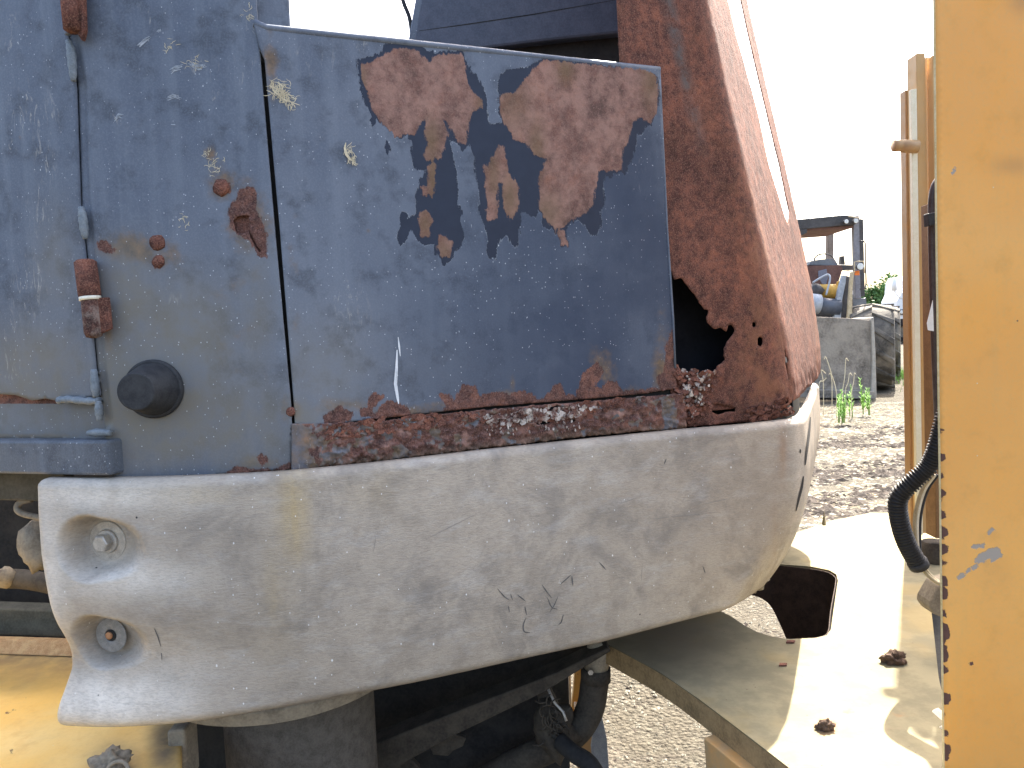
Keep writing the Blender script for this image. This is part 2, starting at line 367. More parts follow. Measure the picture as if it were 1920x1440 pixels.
# --- rust and paint maps (pixel outlines on the panels)
PRIMER = [(669,112),(689,105),(709,103),(722,83),(747,80),(776,82),(801,94),(823,99),(841,95),(866,95),(873,103),(875,116),(888,137),(906,162),(912,181),(913,202),(914,228),(922,232),(944,231),(940,218),(935,213),(934,173),(935,152),(945,134),(960,128),(982,126),(990,126),(1015,110),(1041,110),(1073,115),(1102,117),(1131,123),(1167,127),(1203,133),(1228,140),(1234,155),(1236,180),(1232,213),(1219,235),(1210,238),(1205,251),(1194,253),(1189,285),(1182,303),(1171,330),(1165,325),(1149,327),(1145,336),(1136,327),(1131,347),(1133,383),(1127,394),(1126,422),(1117,442),(1106,442),(1097,426),(1090,415),(1077,412),(1066,426),(1062,433),(1064,466),(1053,462),(1046,448),(1039,433),(1026,426),(1017,426),(1016,401),(1008,394),(1005,408),(994,404),(987,399),(976,401),(974,433),(969,466),(958,455),(947,440),(936,448),(931,473),(927,487),(916,484),(911,469),(914,448),(907,419),(900,412),(898,393),(897,361),(893,332),(888,289),(879,269),(871,283),(864,282),(859,269),(848,265),(842,253),(841,235),(843,262),(850,300),(859,347),(861,383),(866,401),(861,415),(870,430),(868,448),(861,466),(852,473),(848,487),(832,498),(823,484),(815,477),(812,458),(797,460),(787,455),(772,437),(767,426),(763,448),(750,460),(745,451),(750,433),(749,408),(754,399),(763,399),(765,410),(779,401),(781,379),(785,336),(801,318),(779,319),(774,307),(772,267),(763,253),(758,258),(741,258),(729,245),(718,231),(707,224),(705,238),(698,236),(696,217),(689,202),(680,184),(676,152),(671,134)]
PRIMER2 = [(722,264),(729,266),(733,285),(727,288),(721,272)]
RUST_D = [Z3([(650,330),(700,320),(750,300),(780,275),(840,250),(900,245),(950,265),(990,300),(1020,340),(1035,290),(1080,280),(1180,275),(1195,310),(1210,420),(1230,470),(1280,510),(1285,560),(1230,580),(1215,640),(1200,750),(1160,740),(1130,680),(1090,620),(1010,600),(960,650),(940,700),(890,700),(835,715),(770,640),(720,590),(700,500),(665,420)]),
  Z3([(1010,590),(1080,610),(1110,700),(1070,820),(1000,840),(980,800),(1000,760),(985,680)]), Z3([(1000,860),(1050,840),(1045,930),(1030,1030),(1000,1000)]),
  Z3([(960,1100),(1000,1090),(1030,1150),(1010,1230),(970,1230),(950,1160)]), Z3([(1060,1220),(1100,1225),(1130,1260),(1120,1340),(1070,1340),(1050,1280)]), Z3([(965,970),(1000,960),(1005,1020),(975,1015)]),
  Z3([(1310,870),(1370,750),(1400,760),(1420,900),(1470,960),(1475,1080),(1430,1150),(1395,1080),(1390,960),(1370,950),(1360,1140),(1310,1150),(1310,1000),(1285,850)]),
  Z4([(100,490),(180,480),(240,400),(320,315),(480,325),(640,345),(840,362),(910,390),(925,450),(920,590),(880,640),(820,610),(790,640),(770,720),(740,780),(735,890),(690,890),(620,890),(600,960),(590,1060),(550,1110),(490,1130),(440,1180),(380,1190),(330,1130),(310,1080),(300,920),(340,830),(280,800),(240,745),(180,730),(130,640),(100,560)]),
  Z4([(390,1200),(440,1200),(452,1285),(420,1270)])]
RUST_LOW = [Z5([(300,600),(380,545),(460,580),(440,620),(310,650)]), Z5([(570,490),(600,460),(650,475),(600,530),(575,540)]), Z5([(515,560),(580,555),(585,590),(525,590)]),
  Z5([(590,660),(600,610),(640,545),(690,510),(740,515),(800,560),(830,592),(980,600),(1040,590),(1050,520),(1010,465),(1060,470),(1100,530),(1145,410),(1220,425),(1250,485),(1330,455),(1460,470),(1510,450),(1570,460),(1600,500),(1650,500),(1740,410),(1780,470),(1850,490),(1900,420),(1940,400),(1960,560),(1500,600),(1000,640)]),
  Z6([(60,980),(100,900),(160,825),(200,900),(280,910),(300,850),(330,760),(410,695),(440,740),(380,850),(450,860),(480,810),(530,820),(570,880),(700,870),(790,860),(850,870),(930,880),(930,930),(500,960)]),
  Z6([(840,900),(800,780),(850,760),(870,560),(905,480),(930,480),(935,900)])]
STAIN_D = [(508,130,18,70,.9),(505,60,14,30,.7),(600,48,40,10,.55),(870,92,30,12,.5),(555,560,12,160,.38),(545,470,14,40,.5),(550,770,22,28,.9),(650,760,90,26,.7),(760,770,120,18,.8),(950,745,60,20,.8),(960,720,8,22,.7),(1130,690,40,50,.7),(1240,700,22,120,.75),(1180,745,90,22,.8),(690,545,10,8,.4),(552,405,12,10,.5),(690,433,7,8,.7),(1000,760,300,10,.9)]
GRIME_D = [(600,700,160,160,.5),(560,780,60,60,.8),(800,700,200,120,.2)]
SCUFF_D = [(650,570,25,40,.75),(660,370,25,18,.5),(590,110,60,40,.4),(630,60,40,20,.5),(680,85,24,14,.6),(1200,330,25,60,.25),(660,590,60,80,.3)]
RUST_C = [Z1([(1280,1200),(1350,1060),(1420,1045),(1450,1100),(1440,1180),(1480,1240),(1503,1330),(1503,1450),(1450,1440),(1410,1365),(1335,1320),(1296,1275)]),
  Z1([(1205,1030),(1240,1010),(1290,1030),(1300,1080),(1250,1100),(1210,1080)]), ZH([(690,200),(700,165),(745,145),(795,170),(790,230),(720,245)]), ZH([(705,310),(750,282),(790,310),(780,365),(730,378),(700,345)]),
  ZH([(335,190),(365,175),(400,195),(440,225),(465,240),(440,270),(380,275),(340,235)]), Z2([(1330,1265),(1360,1245),(1395,1280),(1370,1310),(1335,1300)]), Z2([(1160,1360),(1220,1310),(1300,1330),(1420,1330),(1510,1290),(1530,1360),(1300,1372)])]
STAIN_C = [(250,470,75,38,.95),(310,480,45,45,.8),(415,345,38,45,.85),(395,290,14,22,.65),(465,420,60,90,.85),(480,540,22,150,.45),(500,700,25,140,.4),(445,600,70,170,.42),(300,640,80,90,.35),(240,850,60,40,.5),(380,830,90,50,.35),(535,770,18,45,.8),(480,870,90,22,.7),(215,870,14,40,.7),(205,620,14,120,.6),(255,545,50,60,.25)]
GRIME_C = [(260,760,260,170,1.0),(330,640,180,170,.8),(240,560,100,130,.85),(450,800,150,150,.75),(480,600,60,200,.6)]
SCUFF_C = [(385,130,45,35,.45),(345,410,28,20,.75),(220,220,30,15,.5),(465,50,20,40,.7),(460,130,25,40,.5),(270,15,25,10,.6),(285,40,20,12,.4),(330,565,40,20,.3),(410,180,20,20,.5),(480,650,90,90,.25)]
SCUFF_0 = [(45,200,35,60,.8),(90,260,25,90,.8),(75,400,22,70,.85),(55,540,35,80,.7),(28,690,28,22,1.0),(20,60,30,60,.5),(15,260,15,50,.7),(20,640,20,60,.7)]

# --- corner panel (nearly square to the camera)
hole_c = wob(Z1([(1310,1240),(1340,1215),(1400,1212),(1405,1290),(1385,1310),(1330,1312)]), 1.5, 3)
crack_c = [(466,430),(474,445),(482,462),(489,470),(487,474),(478,462),(470,447)]
panel_out = [(72,-440),(112,-150),(128,70),(143,160),(151,385),(161,480),(180,690),(192,790),(214,893),(230,897),(330,896),(440,889),(545,880),(547,800),(545,755),(515,430),(488,115),(470,-150),(452,-440)]
def disp_c(P):
    d = np.zeros(len(P)); s = sdf(P, RUST_C)
    nz = np.array([mnoise.noise(Vector((x*0.12, y*0.12, 0)))+0.6*mnoise.noise(Vector((x*0.3, y*0.3, 4))) for x, y in P])
    d += np.where(s > 0, nz*0.0022*np.clip(s/8, 0, 1), 0)
    edge = segdist(P, [(128,70),(143,160),(151,385),(161,480),(180,690),(192,790)], False); d -= 0.005*np.clip((20-edge)/7, 0, 1)
    return d
corner_panel = sheet('corner_panel', panel_out, P1, PAINT, machine, [hole_c, crack_c], 4.5, dict(rust=lambda P: enc(sdf(P, RUST_C)), stain=lambda P: blobs(P, STAIN_C), grime_tone=lambda P: blobs(P, GRIME_C), scuff_and_light=lambda P: blobs(P, SCUFF_C)), disp_c)
prism('rust_pocket', [P1.off(-0.007)([p])[0] for p in ((425,390),(490,390),(500,490),(425,470))], -n1*0.003, mat_rust('dark_rust', 0), machine, 0)
def side_spot(px): return P1([px])[0]
for (cx, cy, r) in ((415,352,16),(295,455,15),(297,490,12),(545,772,9)):
    c = side_spot((cx, cy)); blob('bolt_head', c, r*0.00078, RUST, machine, 0.16, 2, 2, cx, (1, 0.32, 1))
# --- conical stop
c = side_spot((290, 729)); ax = n1
stop = lathe('rubber_stop', [(0.0, 0.0395), (0.004, 0.0390), (0.052, 0.0272), (0.0575, 0.0260), (0.0578, 0.0235)], c, ax, RUBBER, machine, 40)
lathe('rubber_flange', [(-0.002, 0.0425), (0.006, 0.0425), (0.0085, 0.0405)], c, ax, RUBBER, stop, 40)
# --- left panel and sill
left_out = [(-900,-440),(71,-440),(111,-150),(127.5,70),(142,165),(150,385),(160,480),(179,690),(188,742),(108,752),(85,747),(60,751),(30,741),(0,739),(-160,736),(-900,728)]
left_panel = sheet('left_panel', left_out, P0.off(-0.003), PAINT, machine, [], 6, dict(scuff_and_light=lambda P: blobs(P, SCUFF_0), grime_tone=lambda P: blobs(P, [(60,700,160,130,.8),(100,500,60,160,.5)]), stain=lambda P: blobs(P, [(38,258,5,6,.9),(33,393,4,4,.8),(30,745,90,8,.6)])), None)
sheet('recess_strip', [(-900,718),(110,735),(194,738),(206,826),(-900,812)], P0.off(-0.014), PAINT, machine, [], 6, dict(rust=lambda P: enc(np.where((P[:, 1] < 757) & (P[:, 0] < 112), 20, -20.0)), stain=lambda P: blobs(P, [(40,818,160,8,.9),(190,800,12,30,.7)]), grime_tone=lambda P: np.full(len(P), 0.6)), None)
zs = P0.off(0.012)([(0, 826)])[0][2]; zb_ = P0.off(0.012)([(0, 888)])[0][2]
pa = B0+d0*0.035; pb = B0-d0*1.1
sill = prism('sill', [pa+n0*0.014+[0,0,zs-pa[2]], pb+n0*0.014+[0,0,zs-pb[2]], pb-n0*0.05+[0,0,zs-pb[2]], pa-n0*0.05+[0,0,zs-pa[2]]], (0, 0, zb_-zs), mat_paint('grimy_grey_paint', (0.085, 0.096, 0.115), (0.125, 0.136, 0.150)), machine, 0.004)
tube('weld_bead', [P0.off(0.001)([p])[0] for p in smooth_line([(110,751),(130,749),(160,752),(186,752)])], [0.0055+0.0007*math.sin(i*1.1) for i in range(25)], WELD, machine)
for pts in ([(128,76),(133,95),(136,125),(138,152)], [(152,388),(155,405),(158,430),(160,448)], [(176,692),(178,720),(180,745)], [(184,752),(186,770),(187,788)], [(165,812),(185,811),(208,812)]):
    q = smooth_line(pts, 5); tube('weld_bead', [P0.off(0.002)([p])[0] for p in q], [0.0060*(0.55+0.45*math.sin(math.pi*(i+.5)/len(q))+0.08*math.sin(i*2.1)) for i in range(len(q))], WELD, machine)
# hinges
def hinge(top, mid, bot, r, up=True):
    pa, pb, pc = [P0.off(0.010)([q])[0] for q in (top, mid, bot)]; ax1 = (pb-pa)/np.linalg.norm(pb-pa)
    h = tube('hinge', [pa+ax1*0.001, pa+ax1*0.004, pb-ax1*0.004, pb-ax1*0.002], [r*0.75, r, r*1.02, r*0.95], RUST, machine, 18)
    tube('washer_ring', [pb-ax1*0.0022, pb+ax1*0.003], r*0.98, CREAM, h, 18)
    tube('lower_knuckle', [pb+ax1*0.003, pb+ax1*0.006, pc-ax1*0.008, pc-ax1*0.002, pc], [r*0.85, r*0.86, r*0.86, r*0.7, r*0.3], mat_rust('rust_mixed', 0.25) if up else RUST, h, 18)
    prism('hinge_leaf', [pb+d0*0.008+n0*0.001, pb+d0*0.025-n0*0.006, pc+d0*0.025-n0*0.006-ax1*0.012, pc+d0*0.006+n0*0.001-ax1*0.004], -n0*0.005, RUST, h, 0.001)
    prism('hinge_leaf', [pa-d0*0.017-n0*0.004+ax1*0.012, pa-n0*0.002+ax1*0.002, pb-n0*0.002-ax1*0.004, pb-d0*0.009-n0*0.004-ax1*0.008], n0*0.006, RUST, h, 0.001)
hinge((159, 486), (169, 559), (177, 634), 0.0145)
pa, pb = P0.off(0.009)([(128, -40)])[0], P0.off(0.009)([(138, 62)])[0]
h = tube('hinge', [pa, pb-(pb-pa)*0.06, pb], [0.0125, 0.0125, 0.006], RUST, machine, 18)
slab('hinge_leaf', [(112,-40),(127,-40),(131,60),(120,66),(115,50)], P0([(120, 20)])[0][1]-0.012, 0.008, PAINT, h, 0.002, -18)
slab('hinge_leaf', [(140,-40),(153,-40),(157,55),(152,76),(143,62)], P0([(148, 20)])[0][1]-0.010, 0.008, RUST, h, 0.002, -18)
# --- access door
door_out = [(474,38),(500,50),(700,71),(900,92),(1100,114),(1235,128),(1238,170),(1250,420),(1262,600),(1266,690),(1270,728),(1200,739),(1100,748),(905,763),(700,786),(600,797),(560,801),(553,800),(551,755),(525,430),(496.5,112),(487,90)]
def disp_d(P):
    s = sdf(P, RUST_LOW); nz = np.array([mnoise.noise(Vector((x*0.1, y*0.1, 0)))+0.6*mnoise.noise(Vector((x*0.27, y*0.27, 4))) for x, y in P])
    buckle = 0.0012*np.sin(P[:, 0]*0.006+P[:, 1]*0.004)
    return buckle+np.where(s > 0, nz*0.002*np.clip(s/6, 0, 1), 0)
OCHRE_D = [(808,262,18,40,.9),(812,330,12,60,.9),(797,420,14,30,.8),(832,470,16,24,.7),(925,330,14,50,.75),(955,370,18,50,.9),(1005,280,18,60,.8),(1025,400,30,40,.7),(1060,130,20,30,.9),(1220,150,20,60,.8),(905,190,16,30,.7),(680,150,10,40,.6),(960,200,40,60,.5)]
door = sheet('access_door', door_out, P2, PAINT, machine, [], 4, dict(primer=lambda P: enc(sdf(P, [PRIMER, PRIMER2])), rust=lambda P: enc(np.maximum(sdf(P, RUST_D), sdf(P, RUST_LOW)+3.5)), stain=lambda P: blobs(P, STAIN_D), grime_tone=lambda P: blobs(P, GRIME_D), scuff_and_light=lambda P: blobs(P, SCUFF_D), ochre=lambda P: blobs(P, OCHRE_D), bleach=lambda P: np.clip((560-P[:, 1])/60, 0, 1), reflect_dark=lambda P: np.clip((P[:, 0]-640)/420, 0, 1)*np.clip((P[:, 1]-60)/260, 0.25, 1)), disp_d)  # last map is the painted-in dark reflection, growing to the right
tube('top_lip', [P2.off(-0.004)([p])[0] for p in [(476,43),(500,53),(700,74),(900,95),(1100,117),(1236,131)]], 0.0055, PAINT, door, 14)
tube('edge_fold', [P2.off(-0.001)([p])[0] for p in [(1236,131),(1238,170),(1250,420),(1262,600),(1266,690)]], 0.0022, PAINT, door, 8)
# --- lower rail, badly corroded
rail_out = [(546,794),(600,794),(640,792),(700,790.5),(905,769),(1000,760),(1100,753),(1200,744),(1275,738),(1284,760),(1284,803),(1200,808),(1100,817),(900,841),(700,864),(546,882)]
rail_holes = [wob(ZB(h), 1.2, 3, 2) for h in ([(480,385),(560,370),(640,372),(720,356),(790,342),(770,368),(700,388),(650,405),(560,392)], [(800,352),(900,358),(905,378),(840,380)], [(200,330),(330,305),(470,292),(560,285),(560,300),(400,322),(260,350)], [(620,275),(760,255),(900,262),(880,285),(700,300)], [(250,372),(310,370),(330,400),(290,405)])]
def disp_r(P):
    nz = np.array([mnoise.noise(Vector((x*0.07, y*0.07, 9)))+0.8*mnoise.noise(Vector((x*0.2, y*0.2, 4)))+0.5*mnoise.noise(Vector((x*0.45, y*0.45, 1))) for x, y in P])
    return 0.004+nz*0.0052*np.clip((P[:, 0]-560)/60, 0, 1)*np.clip((P[:, 1]*0+1), 0, 1)
RAIL_BLUE = [[(540,790),(585,800),(575,835),(600,885),(540,890)], [(1238,750),(1262,745),(1268,800),(1245,805),(1240,785)], [(718,807),(733,804),(737,818),(724,826)], [(850,817),(860,812),(863,826),(853,830)], [(600,850),(640,842),(650,852),(610,862)], [(780,805),(792,803),(790,815),(780,813)], [(1180,790),(1196,786),(1194,797),(1182,800)]]
sheet('lower_rail', rail_out, P2, PAINT, machine, rail_holes, 3.2, dict(bleach=lambda P: np.clip(np.array([mnoise.noise(Vector((x*0.035, y*0.06, 3)))+0.5*mnoise.noise(Vector((x*0.11, y*0.14, 5))) for x, y in P])*1.8, 0, 1), ochre=lambda P: np.clip(1.0-segdist(P, [(549,882),(700,864),(900,841),(1100,817),(1284,803)], False)/16, 0, 1)*0.6, rust=lambda P: np.minimum(enc(-sdf(P, RAIL_BLUE)), np.clip(0.66+np.array([mnoise.noise(Vector((x*0.03, y*0.05, 8)))*0.45+0.3*mnoise.noise(Vector((x*0.09, y*0.12, 1))) for x, y in P])-0.16*np.clip((780-P[:, 0])/150, 0, 1), 0, 1)), stain=lambda P: np.full(len(P), 0.7), grime_tone=lambda P: np.full(len(P), 0.0), scuff_and_light=lambda P: blobs(P, [(590,880,60,20,.6)])), disp_r, 0.002)
# scale and flakes of rust
def flakes(name, n, region, surf, mat, parent, smin, smax, off=(0.000, 0.008), elong=2.2, tilt=0.5):
    V = []; F = []; k = 0; reg = np.array(region); mn, mx = reg.min(0), reg.max(0)
    while k < n:
        p = (random.uniform(mn[0], mx[0]), random.uniform(mn[1], mx[1]))
        if not inside([p], region)[0]: continue
        k += 1; c = surf([p])[0]+surf.n*random.uniform(*off); e = np.cross([0, 0, 1], surf.n); u = np.array([0, 0, 1.0])
        a = random.uniform(-0.5, 0.5); e2 = math.cos(a)*e+math.sin(a)*u; u2 = -math.sin(a)*e+math.cos(a)*u; m = random.randint(5, 7); s = random.uniform(smin, smax); tx, tz = random.uniform(-tilt, tilt), random.uniform(-tilt, tilt); th = random.uniform(0.0008, 0.0022); b = len(V)
        ring = []
        for j in range(m):
            q = 2*math.pi*j/m+random.uniform(-.35, .35); r = s*random.uniform(0.55, 1.1); dx, dz = r*elong*math.cos(q)*0.6, r*math.sin(q)*0.75; ring.append(c+e2*dx+u2*dz+surf.n*(dx*tx+dz*tz))
        V += ring+[q-surf.n*th for q in ring]; F += [list(range(b, b+m)), list(range(b+2*m-1, b+m-1, -1))]+[[b+j, b+(j+1) % m, b+m+(j+1) % m, b+m+j] for j in range(m)]
    o = mesh(name, V, F, mat, parent); o['kind'] = 'stuff'; return o
BAND = ZB([(190,330),(600,262),(1100,215),(1280,205),(1280,250),(1100,330),(900,375),(640,390),(230,410)])
flakes('rust_scale', 170, BAND, P2, RUST, machine, 0.003, 0.009, (0.0, 0.005), 2.6, 0.3)
flakes('pale_rust_scale', 150, ZB([(190,335),(600,270),(1080,240),(1000,320),(640,380),(230,400)]), P2, RUSTP, machine, 0.003, 0.0075, (0.003, 0.008), 2.2, 0.35)
flakes('pale_rust_scale', 60, ZB([(200,385),(930,365),(930,450),(600,470),(220,500)]), P2, RUSTP, machine, 0.003, 0.006, (0.004, 0.008), 0.7)
flakes('rust_scale', 90, [(600,800),(760,780),(905,770),(905,790),(760,805),(610,822)], P2, RUST, machine, 0.004, 0.008, (0.003, 0.007), 2.6, 0.25)
flakes('rust_scale', 120, [(1262,700),(1285,690),(1350,700),(1330,770),(1310,800),(1285,800)], P2, RUST, machine, 0.003, 0.008, (-0.006, 0.004))
flakes('pale_rust_scale', 110, [(1270,690),(1340,695),(1315,760),(1300,790),(1285,770)], P2, RUSTP, machine, 0.003, 0.008, (-0.006, 0.006), 1.2)
flakes('rust_scale', 80, [(1395,765),(1480,745),(1490,775),(1400,795)], P2, RUST, machine, 0.004, 0.009, (-0.006, 0.004), 2.4)

# --- corner post: one sheet bent round the corner, leaning in, rusted through
P3 = P2.off(-0.008)
def to_sz(px):
    W = P3(px); q = W-P3.p; return np.stack([q@d2, W[:, 2]], 1)
_cl = to_sz([(1192,-590),(1250,-330),(1300,-110),(1325,0),(1352,130),(1385,270),(1425,450),(1466,610),(1488,720),(1496,800)])
_o = np.argsort(_cl[:, 1]); CLz, CLs = _cl[_o, 1], _cl[_o, 0]
_bl = np.array([at(1323,-330,2.04), at(1375,-110,2.08), at(1401,0,2.1), at(1437,160,2.13), at(1470,300,2.15), at(1499,430,2.17), at(1524,550,2.2), at(1538,650,2.24), at(1539,725,2.25), at(1539,760,2.25)])
_o = np.argsort(_bl[:, 2]); BLz, BLx, BLy = _bl[_o, 2], _bl[_o, 0], _bl[_o, 1]
def post_curve(z): 
    s = np.interp(z, CLz, CLs); C = P3.p[None]+s[:, None]*d2[None]; C[:, 2] = z
    Bk = np.stack([np.interp(z, BLz, BLx), np.interp(z, BLz, BLy), z], 1); return s, C, Bk
class PostSurf:
    r = 0.035
    def __call__(s, Q):
        a, z = Q[:, 0], Q[:, 1]; sc, C, Bk = post_curve(z); D = Bk-C; L = np.linalg.norm(D, axis=1); D = D/L[:, None]; wv = a-sc; r = s.r*(1.0+1.3*np.clip((1.75-z)/0.4, 0, 1))
        O = C+np.where(wv[:, None] < 0, wv[:, None]*d2[None], wv[:, None]*D)
        t = np.clip((wv+r)/(2*r), 0, 1)[:, None]; r_ = r[:, None]
        bz = (1-t)**2*(C-r_*d2[None])+2*t*(1-t)*C+t**2*(C+r_*D)
        return np.where((np.abs(wv) < r)[:, None], bz, O)
    def nrm(s, Q):
        e = np.array([[1e-4, 0]]); f = np.array([[0, 1e-4]]); a = s(Q+e)-s(Q-e); b = s(Q+f)-s(Q-f); n = np.cross(a, b); n /= np.linalg.norm(n, axis=1)[:, None]; return n*np.sign(((CAM-s(Q))*n).sum(1))[:, None]
PS = PostSurf()
_g = np.stack(np.meshgrid(np.linspace(0.0, 1, 240), np.linspace(1.3, 2.5, 400)), -1).reshape(-1, 2)
_sc, _C, _Bk = post_curve(_g[:, 1]); _len = np.linalg.norm(_Bk-_C, axis=1); _gq = np.stack([_sc+_g[:, 0]*_len, _g[:, 1]], 1); _gp = proj(PS(_gq))
def side_q(px): return [tuple(_gq[np.argmin(((_gp-np.array(p))**2).sum(1))]) for p in px]
zt = 2.62; zb = to_sz([(1300, 802)])[0][1]
zz = np.linspace(zb, zt, 40); sc_, C_, Bk_ = post_curve(zz); back = [(a+np.linalg.norm(k-c), z) for a, c, k, z in zip(sc_, C_, Bk_, zz)]
back = [(sc_[0]-0.10, zb), (sc_[0]-0.05, zb+0.008), (sc_[0]-0.02, zb+0.018), (sc_[0]+0.03, zb+0.030), (sc_[0]+0.3, zb+0.032), (sc_[0]+0.6, zb+0.026)]+[q for q in back if q[1] > zb+0.028]
left = [tuple(q) for q in to_sz([(1150,-100),(1157,0),(1163,120),(1180,300),(1235,600),(1255,690),(1262,802)])]
post_out = [(p[0], min(p[1], zt)) for p in left[1:]]; post_out = [(left[1][0]-0.004, zt)]+post_out+back
H1 = wob(Z6([(880,90),(893,100),(905,150),(960,145),(1000,200),(1050,270),(1100,340),(1130,350),(1130,375),(1115,390),(1125,430),(1170,470),(1200,460),(1240,480),(1255,450),(1280,440),(1295,470),(1290,500),(1250,550),(1225,600),(1225,640),(1240,670),(1190,700),(1170,745),(1120,740),(1060,760),(1000,765),(960,745),(930,700),(895,690),(880,400)]), 2.2, 4, 1)
H = [H1, wob(Z6([(1408,430),(1420,422),(1432,432),(1433,452),(1420,460),(1408,450)]), 0.8, 3, 5), wob(Z6([(1442,530),(1458,518),(1478,530),(1480,565),(1462,585),(1442,570)]), 1, 3, 6),
     wob(Z6([(1140,970),(1170,950),(1230,962),(1305,975),(1300,1000),(1240,1005),(1190,1022),(1145,1005)]), 1.5, 3, 7), wob(Z6([(1575,945),(1640,925),(1690,908),(1695,945),(1620,962)]), 1.5, 3, 8)]
post_holes = [[tuple(q) for q in to_sz(h)] for h in H]
post_holes.append([tuple(q) for q in to_sz(Z6([(1676,600),(1686,610),(1696,648),(1712,648),(1714,682),(1698,684),(1700,740),(1699,800),(1692,770),(1680,720),(1672,690),(1680,655)]))])
slot = side_q([(1365,2),(1381,66),(1403,145),(1424,222),(1441,307),(1458,361),(1472,408),(1479,421),(1480,395),(1464,318),(1439,217),(1405,72),(1390,2)])
_sl = np.array(slot); topk = _sl[:, 1].max(); _q = lambda k: (_sl[k, 0]-float(np.interp(_sl[k, 1], CLz, CLs)))+float(np.interp(2.60, CLz, CLs)); slot = [(_q(0)-0.01, 2.60)]+slot+[(_q(-1)-0.012, 2.60)]
slot = wob(slot, 0.0022, 0.008, 3, 60)
post_holes.append(slot)
def disp_p(Q):
    nz = np.array([mnoise.noise(Vector((x*22, y*22, 9)))+0.6*mnoise.noise(Vector((x*60, y*60, 4))) for x, y in Q])
    low = np.clip((1.42-Q[:, 1])/0.08, 0, 1); return nz*(0.0008+0.0035*low)
post = sheet('corner_post', post_out, PS, RUST, machine, post_holes, 0.0065, dict(stain=lambda Q: np.clip(np.array([mnoise.noise(Vector((x*5, y*3, 2))) for x, y in Q])*2.2, 0, 1), grime_tone=lambda Q: np.clip(1-np.abs(Q[:, 0]-np.interp(Q[:, 1], CLz, CLs)+0.085)/0.02, 0, 1)*np.clip((Q[:, 1]-1.8)/0.1, 0, 1)), disp_p, 0.0025)
# --- inside and behind, mostly plates added to stop light
prism('light_block_body', [np.array([x, y, 0.985]) for x, y in ((-2.6,2.0),(-.62,2.0),(-.62,1.24),(-.34,1.18),(.20,1.44),(.41,1.60),(.60,2.2),(.58,2.7),(-2.6,2.7))], (0, 0, 0.90), DARK, machine, 0.01)  # dark body block, added so no light passes behind the bumper
prism('light_lid', [P2.off(-0.012)([p])[0]*[1,1,0]+[0,0,1.905] for p in ((480,300),(1180,300))]+[np.array([.52,2.1,1.905]), np.array([-.5,1.8,1.905])], (0, 0, 0.012), DARK, machine, 0.002)  # unseen lid added to keep daylight out of the housing
INNER = mat_plain('inner_shade_black', (0.004, 0.005, 0.009), (0.010, 0.011, 0.016), 20, 0.9)  # near-black colour puts the shade of the post hole into these plates
def lp(sv, z, back): q = P2.p+d2*sv-n2*back; return np.array([q[0], q[1], z])
_b, _t = float(np.interp(1.33, CLz, CLs)), float(np.interp(1.92, CLz, CLs))
prism('leak_liner', [lp(0.52, 1.33, .10), lp(_b+0.075, 1.33, .10), lp(_b+0.075, 1.36, .10), lp(_t+0.075, 1.92, .10), lp(0.52, 1.92, .10)], -n2*0.004, INNER, machine, 0)  # liner, lid and side plates added to keep sky light out of the hole
prism('leak_lid', [lp(0.52, 1.90, .012), lp(_t-0.03, 1.90, .012), lp(_t+0.06, 1.90, .11), lp(0.52, 1.90, .11)], (0, 0, 0.004), INNER, machine, 0)
prism('side_leak_liner', [lp(_b+0.01, 1.33, .03), lp(_b+0.080, 1.33, .11), lp(_b+0.080, 1.36, .11), lp(_t+0.075, 1.92, .11), lp(_t+0.015, 1.92, .03), lp(_b+0.01, 1.36, .03)], d2*0.003, INNER, machine, 0)
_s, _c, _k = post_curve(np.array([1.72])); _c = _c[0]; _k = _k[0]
prism('sun_leak_baffle', [_c+np.array([-.03, .03, 0]), _k+np.array([-.035, 0, 0]), _k+np.array([-.35, .1, 0]), _c+np.array([-.28, .05, 0])], (0, 0, 0.004), INNER, machine, 0)  # unseen plate added to stop sun leaking through the slot
prism('sun_leak_block', [np.array([x, y, 1.105]) for x, y in ((.25,1.47),(.48,1.54),(.572,1.64),(.85,2.24),(.86,2.55),(.74,3.0),(-.5,3.0),(-.5,1.6))], (0, 0, 0.24), DARK, machine, 0.005)  # unseen block added to stop sun leaking onto the hitch plate
prism('rear_body', [np.array([x, y, 0.985]) for x, y in ((.72,2.3),(.95,2.62),(1.15,3.2),(-.5,3.2),(-.5,2.3))], (0, 0, 0.70), DARK, machine, 0.005)  # unseen box added as further blocking against the sun leak
prism('gap_shade_wall', [np.array([x, 1.93, z]) for x, z in ((-2.6,.1),(-.3,.1),(-.3,1.35),(-2.6,1.35))], (0, 0.02, 0), DARK, machine, 0)  # added dark wall stands in for the shade in the left gap
prism('floor_ledge', [P2.off(-0.012)([p])[0]*[1,1,0]+[0,0,1.345] for p in ((1200,700),(1470,700))]+[np.array([.5,1.7,1.345]), np.array([.3,1.65,1.345])], (0, 0, 0.012), RUST, machine, 0.002)
for i in range(14):
    p = P2.off(-0.03-0.05*random.random())([(1262+6.5*i+random.uniform(-4, 4), 700)])[0]; p[2] = 1.362
    blob('debris_lump', p, random.uniform(0.008, 0.017), DUSTDARK, machine, 0.5, 2, 2, i)
prism('panel_backing', [P2.off(-0.022)([p])[0] for p in ((478,60),(640,80),(640,870),(478,880))], -n2*0.004, DARK, machine, 0)
prism('rail_backing', [P2.off(-0.012)([p])[0] for p in ((552,790),(1280,725),(1280,800),(552,878))], -n2*0.004, DARK, machine, 0)
prism('hinge_backing', [P0.off(-0.03)([p])[0] for p in ((60,-100),(200,-100),(260,880),(60,880))], -n0*0.004, DARK, machine, 0)
